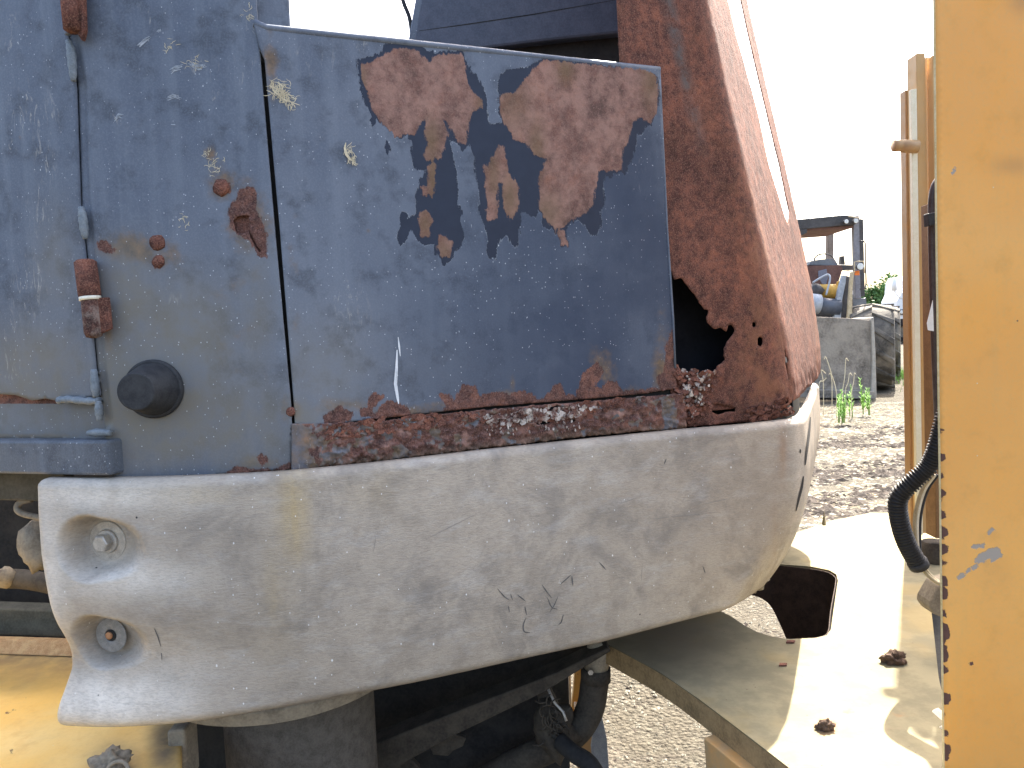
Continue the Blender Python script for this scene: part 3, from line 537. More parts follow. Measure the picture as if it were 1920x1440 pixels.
up = slab('upright', [(449,-440),(524,-440),(545,47),(547,62),(472,56)], 1.135, 0.03, PAINT, machine, 0.003, 22.5)
# air box seen over the door
AB = Plane(at(980, 40, 1.72), np.array([0.10, -1, -0.10]))
front = list(AB([(862,-420),(1250,-460),(1250,40),(1165,62),(1030,76),(900,92),(770,100)]))
abox = prism('air_box', front, np.array([-0.03, 0.5, 0.04]), mat_plain('slate_plastic', (0.060, 0.070, 0.098), (0.082, 0.092, 0.125), 40, 0.5, 0.1), machine, 0.006)
prism('lit_side_strip', [AB([(852,-420)])[0], AB([(863,-420)])[0], AB([(776,98)])[0], AB([(762,98)])[0]], np.array([-0.02, 0.12, 0]), PAINT, abox, 0.002)  # lighter strip paints in the lit left face of the box
ribbons('seam', AB, [([(786,58+0*0),(880,45),(1000,27),(1165,-2)], 2.0)], DARK, abox)
prism('shade_panel', [AB.off(-0.03)([p])[0] for p in ((840,30),(1230,-10),(1230,160),(840,160))], -AB.n*0.02, DARK, machine, 0)  # dark sheet stands in for the shade under the air box
tube('cable', smooth_line([at(690,-420,1.9), at(742,-60,1.9), at(756,2,1.9), at(768,35,1.9), at(775,90,1.9)]), 0.005, RUBBER, machine)
# marks on the paint
st = []
for cx, cy, n, L, spread in ((517,162,46,24,11),(530,178,34,22,9),(545,190,16,22,8),(652,280,14,18,4),(660,298,22,14,6)):
    for _ in range(n): st.append((squiggle(cx+random.gauss(0, spread*.55), cy+random.gauss(0, spread*.7), 0.9+random.gauss(0, .7), L*random.uniform(.5, 1.1), .7), random.uniform(0.8, 1.5)))
st += [([(648,268),(646,278),(649,290),(656,299),(664,303)], 5), ([(508,152),(512,170),(530,186),(562,198)], 3)]
ribbons('straw_smear', P2, st, STRAW, door, 0.0018)['kind'] = 'stuff'
ribbons('white_scrape', P2, [([(746,632),(748,650),(750,668)], 3.5), ([(744,656),(743,690),(741,720),(745,745),(747,757)], 6), ([(743,690),(742,735)], 4)], WHITE, door, 0.0018)['kind'] = 'stuff'
st = []
for cx, cy, n, L, spread in ((400,310,22,18,16),(390,290,8,14,9),(320,90,10,16,12),(370,120,14,18,16),(345,415,14,12,14),(468,30,16,18,12),(500,65,8,14,8)):
    for _ in range(n): st.append((squiggle(cx+random.gauss(0, spread*.5), cy+random.gauss(0, spread*.6), random.uniform(0, 6.3), L*random.uniform(.5, 1.1), 1.0), random.uniform(0.6, 1.1)))
ribbons('straw_smear', P1, [s for s in st if max(p[0] for p in s[0]) < 478], STRAW, corner_panel)['kind'] = 'stuff'
st = []
for pl, wd in (([(318,136),(328,128),(345,124)], 9), ([(312,186),(325,180),(341,184)], 10), ([(258,88),(270,76),(284,66)], 6), ([(215,225),(222,216),(230,218)], 6), ([(295,60),(302,56)], 3), ([(350,120),(372,128),(390,124)], 12)):
    for _ in range(9):
        o = random.uniform(-wd/2, wd/2); k = random.uniform(.3, .9); L = np.array(pl, float); m = L.mean(0); st.append(([tuple(m+(p-m)*k+[random.uniform(-3, 3), o+random.uniform(-1, 1)]) for p in L], random.uniform(1.2, 2.6)))
st.append(([(321,233.5),(329,234)], 4))
ribbons('white_scrape', P1, st, mat_plain('pale_scrape', (0.26, 0.30, 0.34), (0.40, 0.43, 0.47), 90, 0.7, 0.1), corner_panel)['kind'] = 'stuff'

# --- bumper
def mat_bumper():
    b = B('grey_moulded_plastic'); big = b.noise(3.5, 5, 0.6); med = b.noise(22, 6, 0.65); sm = b.noise(1.0, 5, 0.65, b.map((14, 14, 40)))
    c = b.mix(b.mr(big, 0.35, 0.68), (0.335, 0.302, 0.264), (0.42, 0.380, 0.332)); c = b.mix(b.mr(med, 0.45, 0.72, 0, 0.6), c, (0.245, 0.219, 0.188)); c = b.mix(1.0, c, (1.08, 1.01, 0.91), 'MULTIPLY'); c = b.mix(b.mr(b.noise(8, 6, 0.68, None, 0.6), 0.46, 0.66, 0, 0.62), c, (0.205, 0.183, 0.158)); c = b.mix(b.mr(sm, 0.48, 0.72, 0, 0.35), c, (0.49, 0.46, 0.425))
    st = b.attr('stain'); c = b.mix(b.math('MULTIPLY', st, b.mr(b.noise(1.0, 4, 0.6, b.map((45, 45, 5))), 0.3, 0.62, 0.35, 0.95)), c, (0.46, 0.335, 0.155))
    ru = b.attr('rust'); c = b.mix(b.math('MULTIPLY', ru, b.mr(med, 0.3, 0.6, 0.4, 1.0)), c, (0.30, 0.165, 0.085))
    pl = b.attr('scuff_and_light'); c = b.mix(b.math('MULTIPLY', pl, b.mr(med, 0.3, 0.7, 0.5, 1.0)), c, (0.84, 0.78, 0.69))  # also paints the brighter, up-facing left end into the colour
    for scale, size, keep in ((30, 0.050, 0.60), (62, 0.070, 0.40), (120, 0.10, 0.22)):
        c = b.mix(b.specks(scale, size, keep, b.map((1, 1, 0.6))), c, (0.80, 0.79, 0.76))
    c = b.mix(b.specks(24, 0.05, 0.12), c, (0.03, 0.03, 0.03))
    sx = b.noise(1.0, 6, 0.7, b.map((9, 9, 70), (0, 0.45, 0))); c = b.mix(b.mr(sx, 0.62, 0.74, 0, 0.35), c, (0.19, 0.175, 0.16))
    g = b.noise(1.0, 3, 0.6, b.map((130, 130, 430)), 0.6); f = b.noise(900, 2, 0.5)
    h = b.math('ADD', b.math('MULTIPLY', g, 1.0), b.math('MULTIPLY', f, 0.35)); c = b.mix(b.mr(g, 0.58, 0.36, 0, 0.22), c, (0.17, 0.148, 0.128))
    return b.out(c, b.mr(med, 0.3, 0.7, 0.5, 0.66), b.bump(h, 0.6, 0.0014), spec=0.3)
BUMP = mat_bumper()
ctrl = [(-0.80,1.128),(-0.70,1.098),(-0.60,1.075),(-0.47,1.062),(-0.33,1.073),(-0.18,1.122),(.05,1.226),(.30,1.332),(.42,1.384),(.503,1.420),(.548,1.452),(.592,1.525),(.738,1.85),(.914,2.255)]
plan = np.array([p for p in smooth_line(ctrl, 24)]); seg = np.hypot(*np.diff(plan, axis=0).T); S = np.concatenate([[0], np.cumsum(seg)])
def plan_at(s):
    x = np.interp(s, S, plan[:, 0]); y = np.interp(s, S, plan[:, 1]); e = 0.006
    tx = np.interp(s+e, S, plan[:, 0])-np.interp(s-e, S, plan[:, 0]); ty = np.interp(s+e, S, plan[:, 1])-np.interp(s-e, S, plan[:, 1]); l = np.hypot(tx, ty)+1e-12
    return x, y, ty/l, -tx/l
class PlanSurf:
    def hit(s, px, inset=0.0):
        d = ray(px); out = np.zeros((len(d), 2)); best = np.full(len(d), 1e9)
        x, y, nx, ny = plan_at(S); x = x-nx*inset; y = y-ny*inset
        for i in range(len(S)-1):
            ax, ay, bx, by = x[i], y[i], x[i+1], y[i+1]; ex, ey = bx-ax, by-ay; det = d[:, 0]*(-ey)+ex*d[:, 1]
            t = (ax*(-ey)+ex*ay)/det; u = (d[:, 0]*ay-d[:, 1]*ax)/det
            ok = (u >= -1e-6) & (u <= 1+1e-6) & (t > 0) & (t < best); best[ok] = t[ok]; out[ok, 0] = (S[i]+u*(S[i+1]-S[i]))[ok]; out[ok, 1] = CAM[2]+(t*d[:, 2])[ok]
        return out
    def __call__(s, px):
        q = s.hit(px); x, y, _, _ = plan_at(q[:, 0]); return np.stack([x, y, q[:, 1]], 1)
    def nrm(s, px):
        q = s.hit(px); _, _, a, b = plan_at(q[:, 0]); return np.stack([a, b, a*0], 1)
BS = PlanSurf()
tq = BS.hit([(70,897),(215,897),(330,895),(545,884),(900,846),(1280,806),(1400,796)]); tq = np.vstack([tq, [[S[-1], tq[-1, 1]+0.002]]])
bq = BS.hit([(106,1370),(200,1374),(330,1367),(480,1346),(630,1320),(900,1266),(1140,1213),(1340,1160)]); bq = np.vstack([bq, [[bq[-1, 0]+0.15, bq[-1, 1]-0.004], [S[-1], bq[-1, 1]]]])
lq = BS.hit([(62,900),(66,960),(75,1040),(92,1130),(105,1190),(114,1262),(107,1320),(104,1370)]); lo = np.argsort(lq[:, 1])
s_end = S[-1]; s_corner = float(np.interp(0.5, plan[:, 0], S))
u1 = np.linspace(0, 0.22, 130); u2 = np.linspace(0.22, 1, 300)[1:]; U = np.concatenate([u1, u2]); Vv = np.concatenate([np.linspace(0, 0.06, 12), np.linspace(0.06, 0.94, 110)[1:-1], np.linspace(0.94, 1, 12)])
UU, VV = np.meshgrid(U, Vv); zmean = 0.955+VV*0.36
sl_ = np.interp(zmean, lq[lo, 1], lq[lo, 0]); s_ = sl_+UU*(s_end-sl_)
zt_ = np.interp(s_, tq[:, 0], tq[:, 1]); zb2 = np.interp(s_, bq[:, 0], bq[:, 1])
z_ = zb2+VV*(zt_-zb2); sl_ = np.interp(z_, lq[lo, 1], lq[lo, 0]); s_ = sl_+UU*(s_end-sl_)
x_, y_, nx_, ny_ = plan_at(s_)
def rnd(d, r): d = np.clip(d, 0, r); return r-np.sqrt(np.maximum(r*r-(r-d)**2, 0))
side = np.clip((s_-(s_corner-0.16))/0.22, 0, 1); side = side*side*(3-2*side)
inset = rnd(zt_-z_, 0.016)+rnd(z_-zb2, 0.018)+rnd(s_-sl_, 0.014)*0.8
rb = 0.30*side+1e-4; tt = np.clip(1-(z_-zb2)/rb, 0, 1); inset = inset+0.075*side*tt**2.4
inset += 0.010*np.clip(1-(z_-zb2)/0.16, 0, 1)**2
inset -= 0.006*np.sin(np.clip((z_-zb2)/0.36, 0, 1)*math.pi)
lf = np.clip(1-(s_-sl_)/0.42, 0, 1); inset += 0.020*lf*np.exp(-((z_-1.055)/0.045)**2)-0.012*lf*np.exp(-((z_-0.965)/0.03)**2)
# corner of the upper left, rounded off
corner_r = 0.022; cc = np.hypot(np.maximum(corner_r-(s_-sl_), 0), np.maximum(corner_r-(zt_-z_), 0)); z_ = z_-np.maximum(cc-corner_r, 0)*0.75*((s_-sl_) < corner_r)
pocket = np.zeros_like(s_); pockets = []
for (cx, cy, dep, ri, ro) in ((206,1013,0.044,0.0335,0.051),(210,1190,0.034,0.0315,0.046)):
    q = BS.hit([(cx, cy)], dep)[0]; ds = s_-q[0]; dz = z_-q[1]
    ang = np.arctan2(dz, ds); stretch = 1+0.9*np.clip(np.cos(ang), 0, 1)**4
    r = np.hypot(ds, dz*1.02); t = np.clip((ro*stretch-r)/(ro*stretch-ri), 0, 1); pocket = np.maximum(pocket, dep*t*t*(3-2*t)); pockets.append((q, dep))
inset += pocket
VX = np.stack([x_-nx_*inset, y_-ny_*inset, z_], -1).reshape(-1, 3); nu = UU.shape[1]; nv = UU.shape[0]
FI = [(j*nu+i, j*nu+i+1, (j+1)*nu+i+1, (j+1)*nu+i) for j in range(nv-1) for i in range(nu-1)]
bumper = mesh('bumper', VX, FI, BUMP, machine, True, fix=False)
bpx = proj(VX)
for k, v in (('stain', blobs(bpx, [(552,960,34,105,.75),(520,1120,40,130,.3),(700,920,60,40,.2),(330,930,120,20,.35)])), ('rust', blobs(bpx, [(1468,850,8,55,.6),(1452,980,6,100,.2)])), ('scuff_and_light', blobs(bpx, [(200,1320,190,70,1.0),(180,930,200,35,.75),(240,1085,140,40,.7),(90,1100,40,200,.7),(330,1250,120,60,.4),(1500,900,25,150,.3)]))):  # last map paints light onto the left end and the sunlit side
    a = bumper.data.attributes.new(k, 'FLOAT', 'POINT'); a.data.foreach_set('value', v.astype(np.float32))
solid(bumper, 0.010)
from mathutils.bvhtree import BVHTree
class CastSurf:
    def __init__(s, V, F): s.t = BVHTree.FromPolygons([tuple(v) for v in V], F); s.c = {}
    def hits(s, px):
        L, N = [], []
        for d in ray(px):
            l, n, _, _ = s.t.ray_cast(Vector(CAM), Vector(d).normalized())
            if l is None:
                q = Vector(CAM)+Vector(d)*1.5; l, n, _, _ = s.t.find_nearest(q)
            n = np.array(n); n = n if n@d < 0 else -n; L.append(np.array(l)); N.append(n)
        return np.array(L), np.array(N)
    def __call__(s, px): return s.hits(px)[0]
    def nrm(s, px): return s.hits(px)[1]
BC = CastSurf(VX, FI)
for i, (q, dep) in enumerate(pockets):
    x, y, nx, ny = [float(v) for v in plan_at(np.array(q[0]))]; nn = np.array([nx, ny, 0]); c = np.array([x, y, q[1]])-nn*dep
    if i == 0:
        bo = lathe('washer', [(0.0, 0.0305), (0.0045, 0.0305), (0.005, 0.0295)], c, nn, STEEL, bumper, 40)
        lathe('flange_ring', [(0.005, 0.0185), (0.009, 0.0175), (0.0095, 0.016)], c, nn, STEEL, bo, 32)
        lathe('bolt_head', [(0.0095, 0.0135), (0.021, 0.0132), (0.0225, 0.0112)], c, nn, STEEL, bo, 6, False)
    else:
        GREYW = mat_plain('worn_grey_plastic', (0.15, 0.145, 0.135), (0.24, 0.23, 0.215), 120, 0.6, 0.4)
        prof = [(0.001, 0.0265), (0.0025, 0.0255), (0.003, 0.0105), (0.0025, 0.0095), (-0.02, 0.009)]
        bo = lathe('sleeve', prof, c, nn, GREYW, bumper, 40)
        lathe('thread', [(0.0026, 0.0088), (0.0031, 0.0084)], c, nn, DARK, bo, 24, False)
        lathe('stud', [(0.002, 0.0058), (0.0045, 0.0056), (0.005, 0.005)], c-np.array([0.002, 0, 0]), nn, mat_plain('copper_rust', (0.24, 0.10, 0.045), (0.42, 0.22, 0.11), 200, 0.6), bo, 16)
st = [([(290,1178),(297,1195),(302,1212)], 2.5), ([(303,1224),(304,1236)], 4)]
SLIGHT = [([(1210,974),(1300,965),(1350,960)]), [(1160,945),(1195,933)], [(1320,945),(1364,935)], [(800,1010),(850,985),(900,960)], [(700,1036),(705,1005)], [(1204,1060),(1202,1090)]]
ribbons('faint_scratch', BC, [(smooth_line(a, 5), 1.0) for a in SLIGHT], mat_plain('faint_scratch_grey', (0.20, 0.18, 0.16), (0.26, 0.235, 0.21), 80, 0.9, 0.1), bumper, 0.0005)['kind'] = 'stuff'
for a in ([(932,1103),(945,1118),(955,1125)], [(957,1113),(961,1125)], [(970,1115),(985,1127)], [(1016,1096),(1024,1108),(1034,1121)], [(1026,1120),(1034,1138),(1045,1142)], [(1046,1118),(1038,1136),(1030,1148)], [(953,1136),(955,1148)], [(984,1137),(987,1153)], [(986,1158),(981,1172),(983,1184),(994,1186)], [(1056,1152),(1052,1166),(1047,1171)], [(1070,1078),(1050,1096)], [(1072,1080),(1074,1098)], [(1123,1054),(1136,1068)], [(1318,1062),(1322,1075)], [(1245,870),(1249,860)]): st.append((smooth_line(a, 4), random.uniform(1.3, 2.4)))
ribbons('scratch', BC, st, SCRATCH, bumper, 0.0006)['kind'] = 'stuff'
# dark slots moulded in the bumper's far side
for pl, wd in (([(1519,782),(1517,805),(1514,830),(1511,852),(1509,872)], 5.0), ([(1506,893),(1503,912),(1498,932),(1492,958)], 4.5), ([(1500,842),(1500,850)], 3)):
    ribbons('moulded_slot', BC, [(smooth_line(pl, 4), wd)], DARK, bumper, 0.0008)

# --- underneath
prism('under_shade_plate', list(Plane(at(850,1330,1.72), (0, -1, 0))([(250,1180),(1125,1170),(1132,1222),(1064,1268),(1066,1330),(1072,1560),(250,1560)])), (0, 0.03, 0), DARK, machine, 0.003)  # added dark plate stands in for the black shade under the bumper
slab('diagonal_beam', [(560,1462),(633,1423),(830,1345),(1043,1262),(1142,1214),(1146,1222),(1080,1262),(1020,1299),(850,1381),(770,1425),(700,1470)], 1.52, 0.06, DUSTDARK, machine, 0.004)
slab('bracket', [(800,1388),(850,1376),(874,1384),(868,1400),(850,1408),(840,1418),(812,1416)], 1.6, 0.012, DUSTDARK, machine, 0.002)
slab('bracket', [(730,1440),(745,1428),(770,1424),(786,1440),(790,1470),(730,1470)], 1.58, 0.02, DUSTDARK, machine, 0.004)
pipe = tube('elbow_pipe', smooth_line([at(880,1482,1.62), at(960,1435,1.60), at(1040,1398,1.585), at(1082,1370,1.575), at(1106,1330,1.57), at(1114,1285,1.57), at(1117,1255,1.57)], 7), 0.030, DUSTDARK, machine, 20)
tube('pipe_collar', [at(1117,1276,1.57), at(1117,1252,1.57)], 0.0318, DUSTDARK, pipe, 20)
tube('pipe_neck', [at(1118,1255,1.57), at(1122,1225,1.57), at(1126,1200,1.57)], 0.026, mat_plain('tan_dusty_pipe', (0.22, 0.18, 0.13), (0.34, 0.29, 0.21), 40, 0.9), pipe, 20)
lathe('pipe_bolt', [(0, 0.006), (0.006, 0.006)], at(1107,1259,1.54), (0, -1, 0), STEEL, pipe, 6, False)
slab('strap', [(1006,1300),(1030,1288),(1050,1330),(1045,1362),(1020,1372)], 1.56, 0.03, DUSTDARK, machine, 0.006)
jl = blob('wrapped_joint', at(1040,1368,1.55), 0.045, DUSTDARK, machine, 0.45, 1.8, 3, 4, (1, .8, 1.25))
for i in range(26):
    a = np.array([1038+random.gauss(0, 12), 1355+random.gauss(0, 26)]); an = random.uniform(0, 6.28); tube('loose_strand', [at(a[0]+k*8*math.cos(an+k*.4), a[1]+k*8*math.sin(an+k*.4), 1.515-0.006*math.sin(k)) for k in range(4)], 0.0016, DUSTDARK, jl, 5)
tube('strand', [at(1027,1290,1.53), at(1040,1318,1.52), at(1056,1335,1.51), at(1062,1352,1.5)], 0.003, STEEL, machine, 6)
tube('black_cable', smooth_line([at(1050,1390,1.5), at(1075,1412,1.47), at(1105,1432,1.45), at(1128,1470,1.43)]), 0.018, DARK, machine)
slab('frame_web', [(1035,1282),(1066,1268),(1068,1345),(1058,1362),(1035,1330)], 1.66, 0.02, DUSTDARK, machine, 0.002)
# pivot column on the left with its flange
COLM = mat_plain('rough_casting', (0.065, 0.056, 0.046), (0.115, 0.100, 0.082), 45, 0.95, 1.0, 0.006)
TAN = mat_plain('tan_dust_steel', (0.17, 0.14, 0.105), (0.27, 0.23, 0.17), 30, 0.95, 0.3)
colm = lathe('pivot_column', [(0, 0.135), (0.55, 0.135)], (-0.42, 1.37, 0.36), (0, 0, 1), COLM, machine, 48)
lathe('flange', [(0.0, 0.212), (0.020, 0.215), (0.024, 0.212)], (-0.437, 1.345, 0.918), (0, 0, 1), TAN, colm, 64)
slab('column_rib', [(312,1372),(346,1368),(352,1470),(318,1470)], 1.19, 0.05, TAN, machine, 0.004)
slab('column_rib', [(606,1330),(632,1326),(634,1480),(610,1480)], 1.42, 0.05, DUSTDARK, machine, 0.004)
# fender on the left
def mat_yellow(name, dusty=0.3, base=(0.84, 0.365, 0.064), base2=(0.88, 0.42, 0.092)):
    b = B(name); big = b.noise(3, 4, 0.6); med = b.noise(22, 6, 0.65); fine = b.noise(200, 3, 0.6); st = b.noise(1.0, 5, 0.65, b.map((20, 20, 2)))
    c = b.mix(b.mr(big, 0.35, 0.68), base, base2); c = b.mix(b.mr(med, 0.5, 0.78, 0, 0.45), c, (0.62, 0.29, 0.055)); c = b.mix(b.mr(st, 0.5, 0.75, 0, 0.3), c, (0.58, 0.37, 0.13))
    c = b.mix(b.mr(fine, 0.45, 0.75, 0, 0.25), c, (0.64, 0.39, 0.13))
    if dusty: c = b.mix(b.mr(b.noise(5, 6, 0.65), 0.30, 0.62, dusty*0.3, min(1, dusty*1.4)), c, (0.42, 0.33, 0.20))
    gr = b.attr('grime_tone'); c = b.mix(b.math('MULTIPLY', gr, b.mr(med, 0.25, 0.6, 0.6, 1)), c, (0.115, 0.10, 0.08))
    e = b.math('ADD', b.math('MULTIPLY', b.math('SUBTRACT', b.noise(70, 6, 0.7), 0.5), 0.5), b.math('MULTIPLY', b.math('SUBTRACT', b.noise(300, 3, 0.7), 0.5), 0.2))
    rm = b.mr(b.math('ADD', b.attr('rust'), e), 0.48, 0.54); sm = b.mr(b.math('ADD', b.attr('scuff_and_light'), b.math('MULTIPLY', e, 2.2)), 0.52, 0.60)
    c = b.mix(b.specks(30, 0.05, 0.25), c, (0.16, 0.09, 0.05)); c = b.mix(b.specks(45, 0.05, 0.2), c, (0.72, 0.62, 0.42))
    c = b.mix(b.mr(b.attr('stain'), 0, 1, 0, 0.8), c, (0.36, 0.19, 0.07))
    rc = b.mix(b.noise(120, 4), (0.075, 0.036, 0.030), (0.16, 0.075, 0.05)); c = b.mix(sm, c, (0.36, 0.30, 0.24)); c = b.mix(rm, c, rc)
    h = b.math('SUBTRACT', b.math('ADD', b.math('MULTIPLY', med, 0.3), b.math('MULTIPLY', fine, 0.15)), b.math('MAXIMUM', rm, sm))
    return b.out(c, b.mixf(rm, b.mr(med, 0.3, 0.7, 0.42, 0.6), 0.9), b.bump(h, 0.5, 0.0012), spec=0.4)
YELLOW = mat_yellow('yellow_paint', 0.10); YDUST = mat_yellow('dusty_yellow_paint', 0.75)
class HPlane:
    def __init__(s, z): s.z = z; s.n = np.array([0, 0, 1.0])
    def __call__(s, px): d = ray(px); return CAM+d*((s.z-CAM[2])/d[:, 2])[:, None]
    def nrm(s, px): return np.repeat(s.n[None], len(np.atleast_2d(px)), 0)
ZF = 0.862
fen = sheet('fender', [(-800,1192),(110,1226),(340,1232),(340,1640),(-800,1640)], HPlane(ZF), mat_yellow('fender_yellow_paint', 0.05, (0.84, 0.50, 0.12), (0.86, 0.60, 0.22)), machine, [], 8, dict(grime_tone=lambda P: np.clip(0.9-(P[:, 1]-1215)/110, 0, 1)+blobs(P, [(310,1400,35,80,.9),(215,1440,50,50,.9)]), rust=lambda P: enc(sdf(P, [[(8,1335),(28,1328),(32,1332),(12,1338)], [(15,1408),(26,1402),(24,1412)]]))), None, 0.02)  # darker towards the far edge, and around the rib and bolt
pf = HPlane(ZF)([(-800,1200),(340,1240)]); prism('rusty_lip', [pf[0]+[0,0,.001], pf[1]+[0,0,.001], pf[1]+[0,0.02,0.026], pf[0]+[0,0.02,0.026]], (0, 0.02, 0), mat_plain('orange_rust_paint', (0.34, 0.18, 0.075), (0.50, 0.32, 0.15), 60, 0.8, 0.6), machine, 0.003)
bl = blob('seized_bolt', HPlane(ZF)([(208,1445)])[0]+[0,0,0.01], 0.022, TAN, machine, 0.5, 1.8, 4, 3, (1.2, 1, .9)); 
cr = HPlane(ZF)([(228,1450)])[0]+[0.004,-0.02,0.012]; tube('washer_loop', [cr+0.017*np.array([math.cos(a), 0.5*math.sin(a), 0.8*math.sin(a)]) for a in np.linspace(0, 6.28, 24)], 0.003, TAN, bl, 8)
# things in the gap left of the bumper
slab('rear_band', [(-700,876),(120,888),(120,944),(62,940),(-700,920)], 1.22, 0.03, mat_plain('olive_grime', (0.060, 0.055, 0.042), (0.10, 0.09, 0.07), 30, 0.9), machine, 0.003)
tube('hose_loop', smooth_line([at(60,936,1.24), at(38,942,1.24), at(32,954,1.235), at(42,963,1.23), at(62,968,1.225), at(95,975,1.22)]), 0.0052, TAN, machine, 10)
blob('clay_lump', at(75,1020,1.24), 0.034, TAN, machine, 0.35, 1.3, 3, 9, (0.85, 0.8, 1.25))
tube('cross_pipe', smooth_line([at(-700,1080,1.6), at(-120,1085,1.55), at(0,1085,1.55), at(60,1088,1.52), at(140,1105,1.5)]), 0.020, DUSTDARK, machine, 14)
blob('caked_dirt', at(10,1082,1.52), 0.022, TAN, machine, 0.4, 2, 2, 5)
slab('cross_member', [(-900,1110),(140,1146),(140,1196),(-900,1160)], 1.72, 0.05, mat_plain('olive_steel', (0.075, 0.070, 0.052), (0.12, 0.11, 0.082), 30, 0.9), machine, 0.004)

# =================================================================== the yellow frame on the right
frame = thing('yellow_machine_frame', 'yellow steel machine frame with holed hitch plate, tall panel and upright channels', 'machine frame', (0.9, 1.6, 0))
def mat_plate():
    b = B('dust_covered_plate'); med = b.noise(14, 6, 0.65); fine = b.noise(180, 3, 0.6); st = b.noise(1.0, 6, 0.7, b.map((8, 60, 1), (0, 0, 0.5)))
    c = b.mix(b.mr(med, 0.38, 0.62), (0.175, 0.154, 0.094), (0.24, 0.210, 0.126)); c = b.mix(b.mr(b.noise(4, 4), 0.5, 0.66, 0, 0.6), c, (0.29, 0.215, 0.085)); c = b.mix(b.mr(st, 0.58, 0.70, 0, 0.45), c, (0.26, 0.20, 0.13))
    gr = b.attr('grime_tone'); c = b.mix(b.math('MULTIPLY', gr, b.mr(med, 0.3, 0.7, 0.6, 1)), c, (0.13, 0.105, 0.08)); ru = b.attr('rust'); c = b.mix(b.mr(b.math('ADD', ru, b.math('MULTIPLY', b.math('SUBTRACT', b.noise(80, 5, .7), .5), .8)), 0.35, 0.8, 0, 0.85), c, (0.30, 0.15, 0.06))
    c = b.mix(b.specks(60, 0.09, 0.25), c, (0.12, 0.08, 0.05))
    return b.out(c, 0.85, b.bump(b.math('ADD', med, b.math('MULTIPLY', fine, 0.4)), 0.3, 0.002), spec=0.25)
PLATE = mat_plate(); ZP = 0.85; HP = HPlane(ZP)
plate_out = [(1120,1198),(1150,1213),(1240,1262),(1310,1310),(1400,1378),(1480,1440),(1600,1535),(1800,1690),(1800,1420),(1769,1310),(1760,1270),(1747,1150),(1739,1088),(1775,1085),(1775,1004),(1742,1000),(1715,968),(1680,961),(1630,962),(1560,976),(1480,1003),(1400,1040),(1250,1110)]
hole_p = [(1340,1140),(1370,1155),(1395,1172),(1420,1185),(1450,1194),(1480,1198),(1530,1196),(1550,1191),(1558,1180),(1562,1150),(1571,1088),(1568,1077),(1555,1069),(1520,1062),(1450,1057),(1400,1062),(1350,1085)]
hole_p = [tuple(p) for p in hole_p]
plate = sheet('hitch_plate', plate_out, HP, PLATE, frame, [hole_p], 8, dict(grime_tone=lambda P: np.clip(blobs(P, [(1250,1180,140,90,.85)]), 0, 1), rust=lambda P: blobs(P, [(1550,1362,34,24,.9),(1590,1335,30,10,.7),(1680,1240,40,26,.35),(1640,1275,40,14,.4),(1690,1340,50,12,.5)])), None, 0.042, smooth=False)  # one darker blob towards the plate's left end
pe = [HP([p])[0] for p in smooth_line(plate_out[0:8], 4)]; V = []; F = []
for p in pe: V += [p+np.array([-0.0012, -0.0012, -0.0015]), p+np.array([-0.0012, -0.0012, -0.0435])]
for i in range(len(pe)-1): F.append((2*i, 2*i+2, 2*i+3, 2*i+1))
mesh('plate_edge', V, F, mat_plain('worn_brown_edge', (0.20, 0.135, 0.065), (0.34, 0.23, 0.11), 30, 0.8), plate)
q0, q1 = HP([(1739,1060)])[0], HP([(1775,1400)])[0]
prism('gap_shade_plate', [q0*[1,1,0]+[-.02,0,.74], q1*[1,1,0]+[-.02,-.1,.74], q1*[1,1,0]+[.4,-.1,.74], q0*[1,1,0]+[.4,0.1,.74]], (0, 0, -0.02), DARK, frame, 0)  # added dark plate stands in for shade in the gap beside the plate
# curved wall below the hole
hw = [((1380,1068),0.03),((1410,1060),0.04),((1440,1057),0.07),((1462,1058),0.13),((1484,1060),0.21),((1505,1062),0.29),((1530,1065),0.34),((1553,1070),0.36),((1566,1078),0.36),((1569,1089),0.36),((1560,1150),0.36),((1556,1180),0.36),((1548,1190),0.36),((1529,1195),0.36)]
hwp = smooth_line([np.array([p[0], p[1], h]) for p, h in hw], 6); V = []; F = []; hc = HP([(1470,1125)])[0]
for p in hwp:
    q = HP([(p[0], p[1])])[0]; q = q+(hc-q)/np.linalg.norm(hc-q)*0.003; V += [q+[0,0,-0.003], q+[0,0,-0.042-p[2]]]
for i in range(len(hwp)-1): F.append((2*i, 2*i+2, 2*i+3, 2*i+1))
solid(mesh('bore_wall', V, F, mat_plain('dark_rust_bore', (0.022, 0.015, 0.012), (0.050, 0.030, 0.022), 40, 0.9), frame), 0.002)
g0, g1 = HP([(1318,1338)])[0], HP([(1620,1570)])[0]
prism('gusset', [g0-[0,0,.042], g1-[0,0,.042], g1-[0,0,.6], g0-[-.02,0,.6]], (0.02, 0.012, 0), YDUST, frame, 0.002)
for px in ([(1476,1203),(1491,1203),(1489,1207),(1474,1207)], [(1462,1246),(1476,1246),(1475,1250),(1461,1250)]): prism('tab', [HP([p])[0]+[0,0,.0004] for p in px], (0, 0, 0.003), RUST, frame, 0)
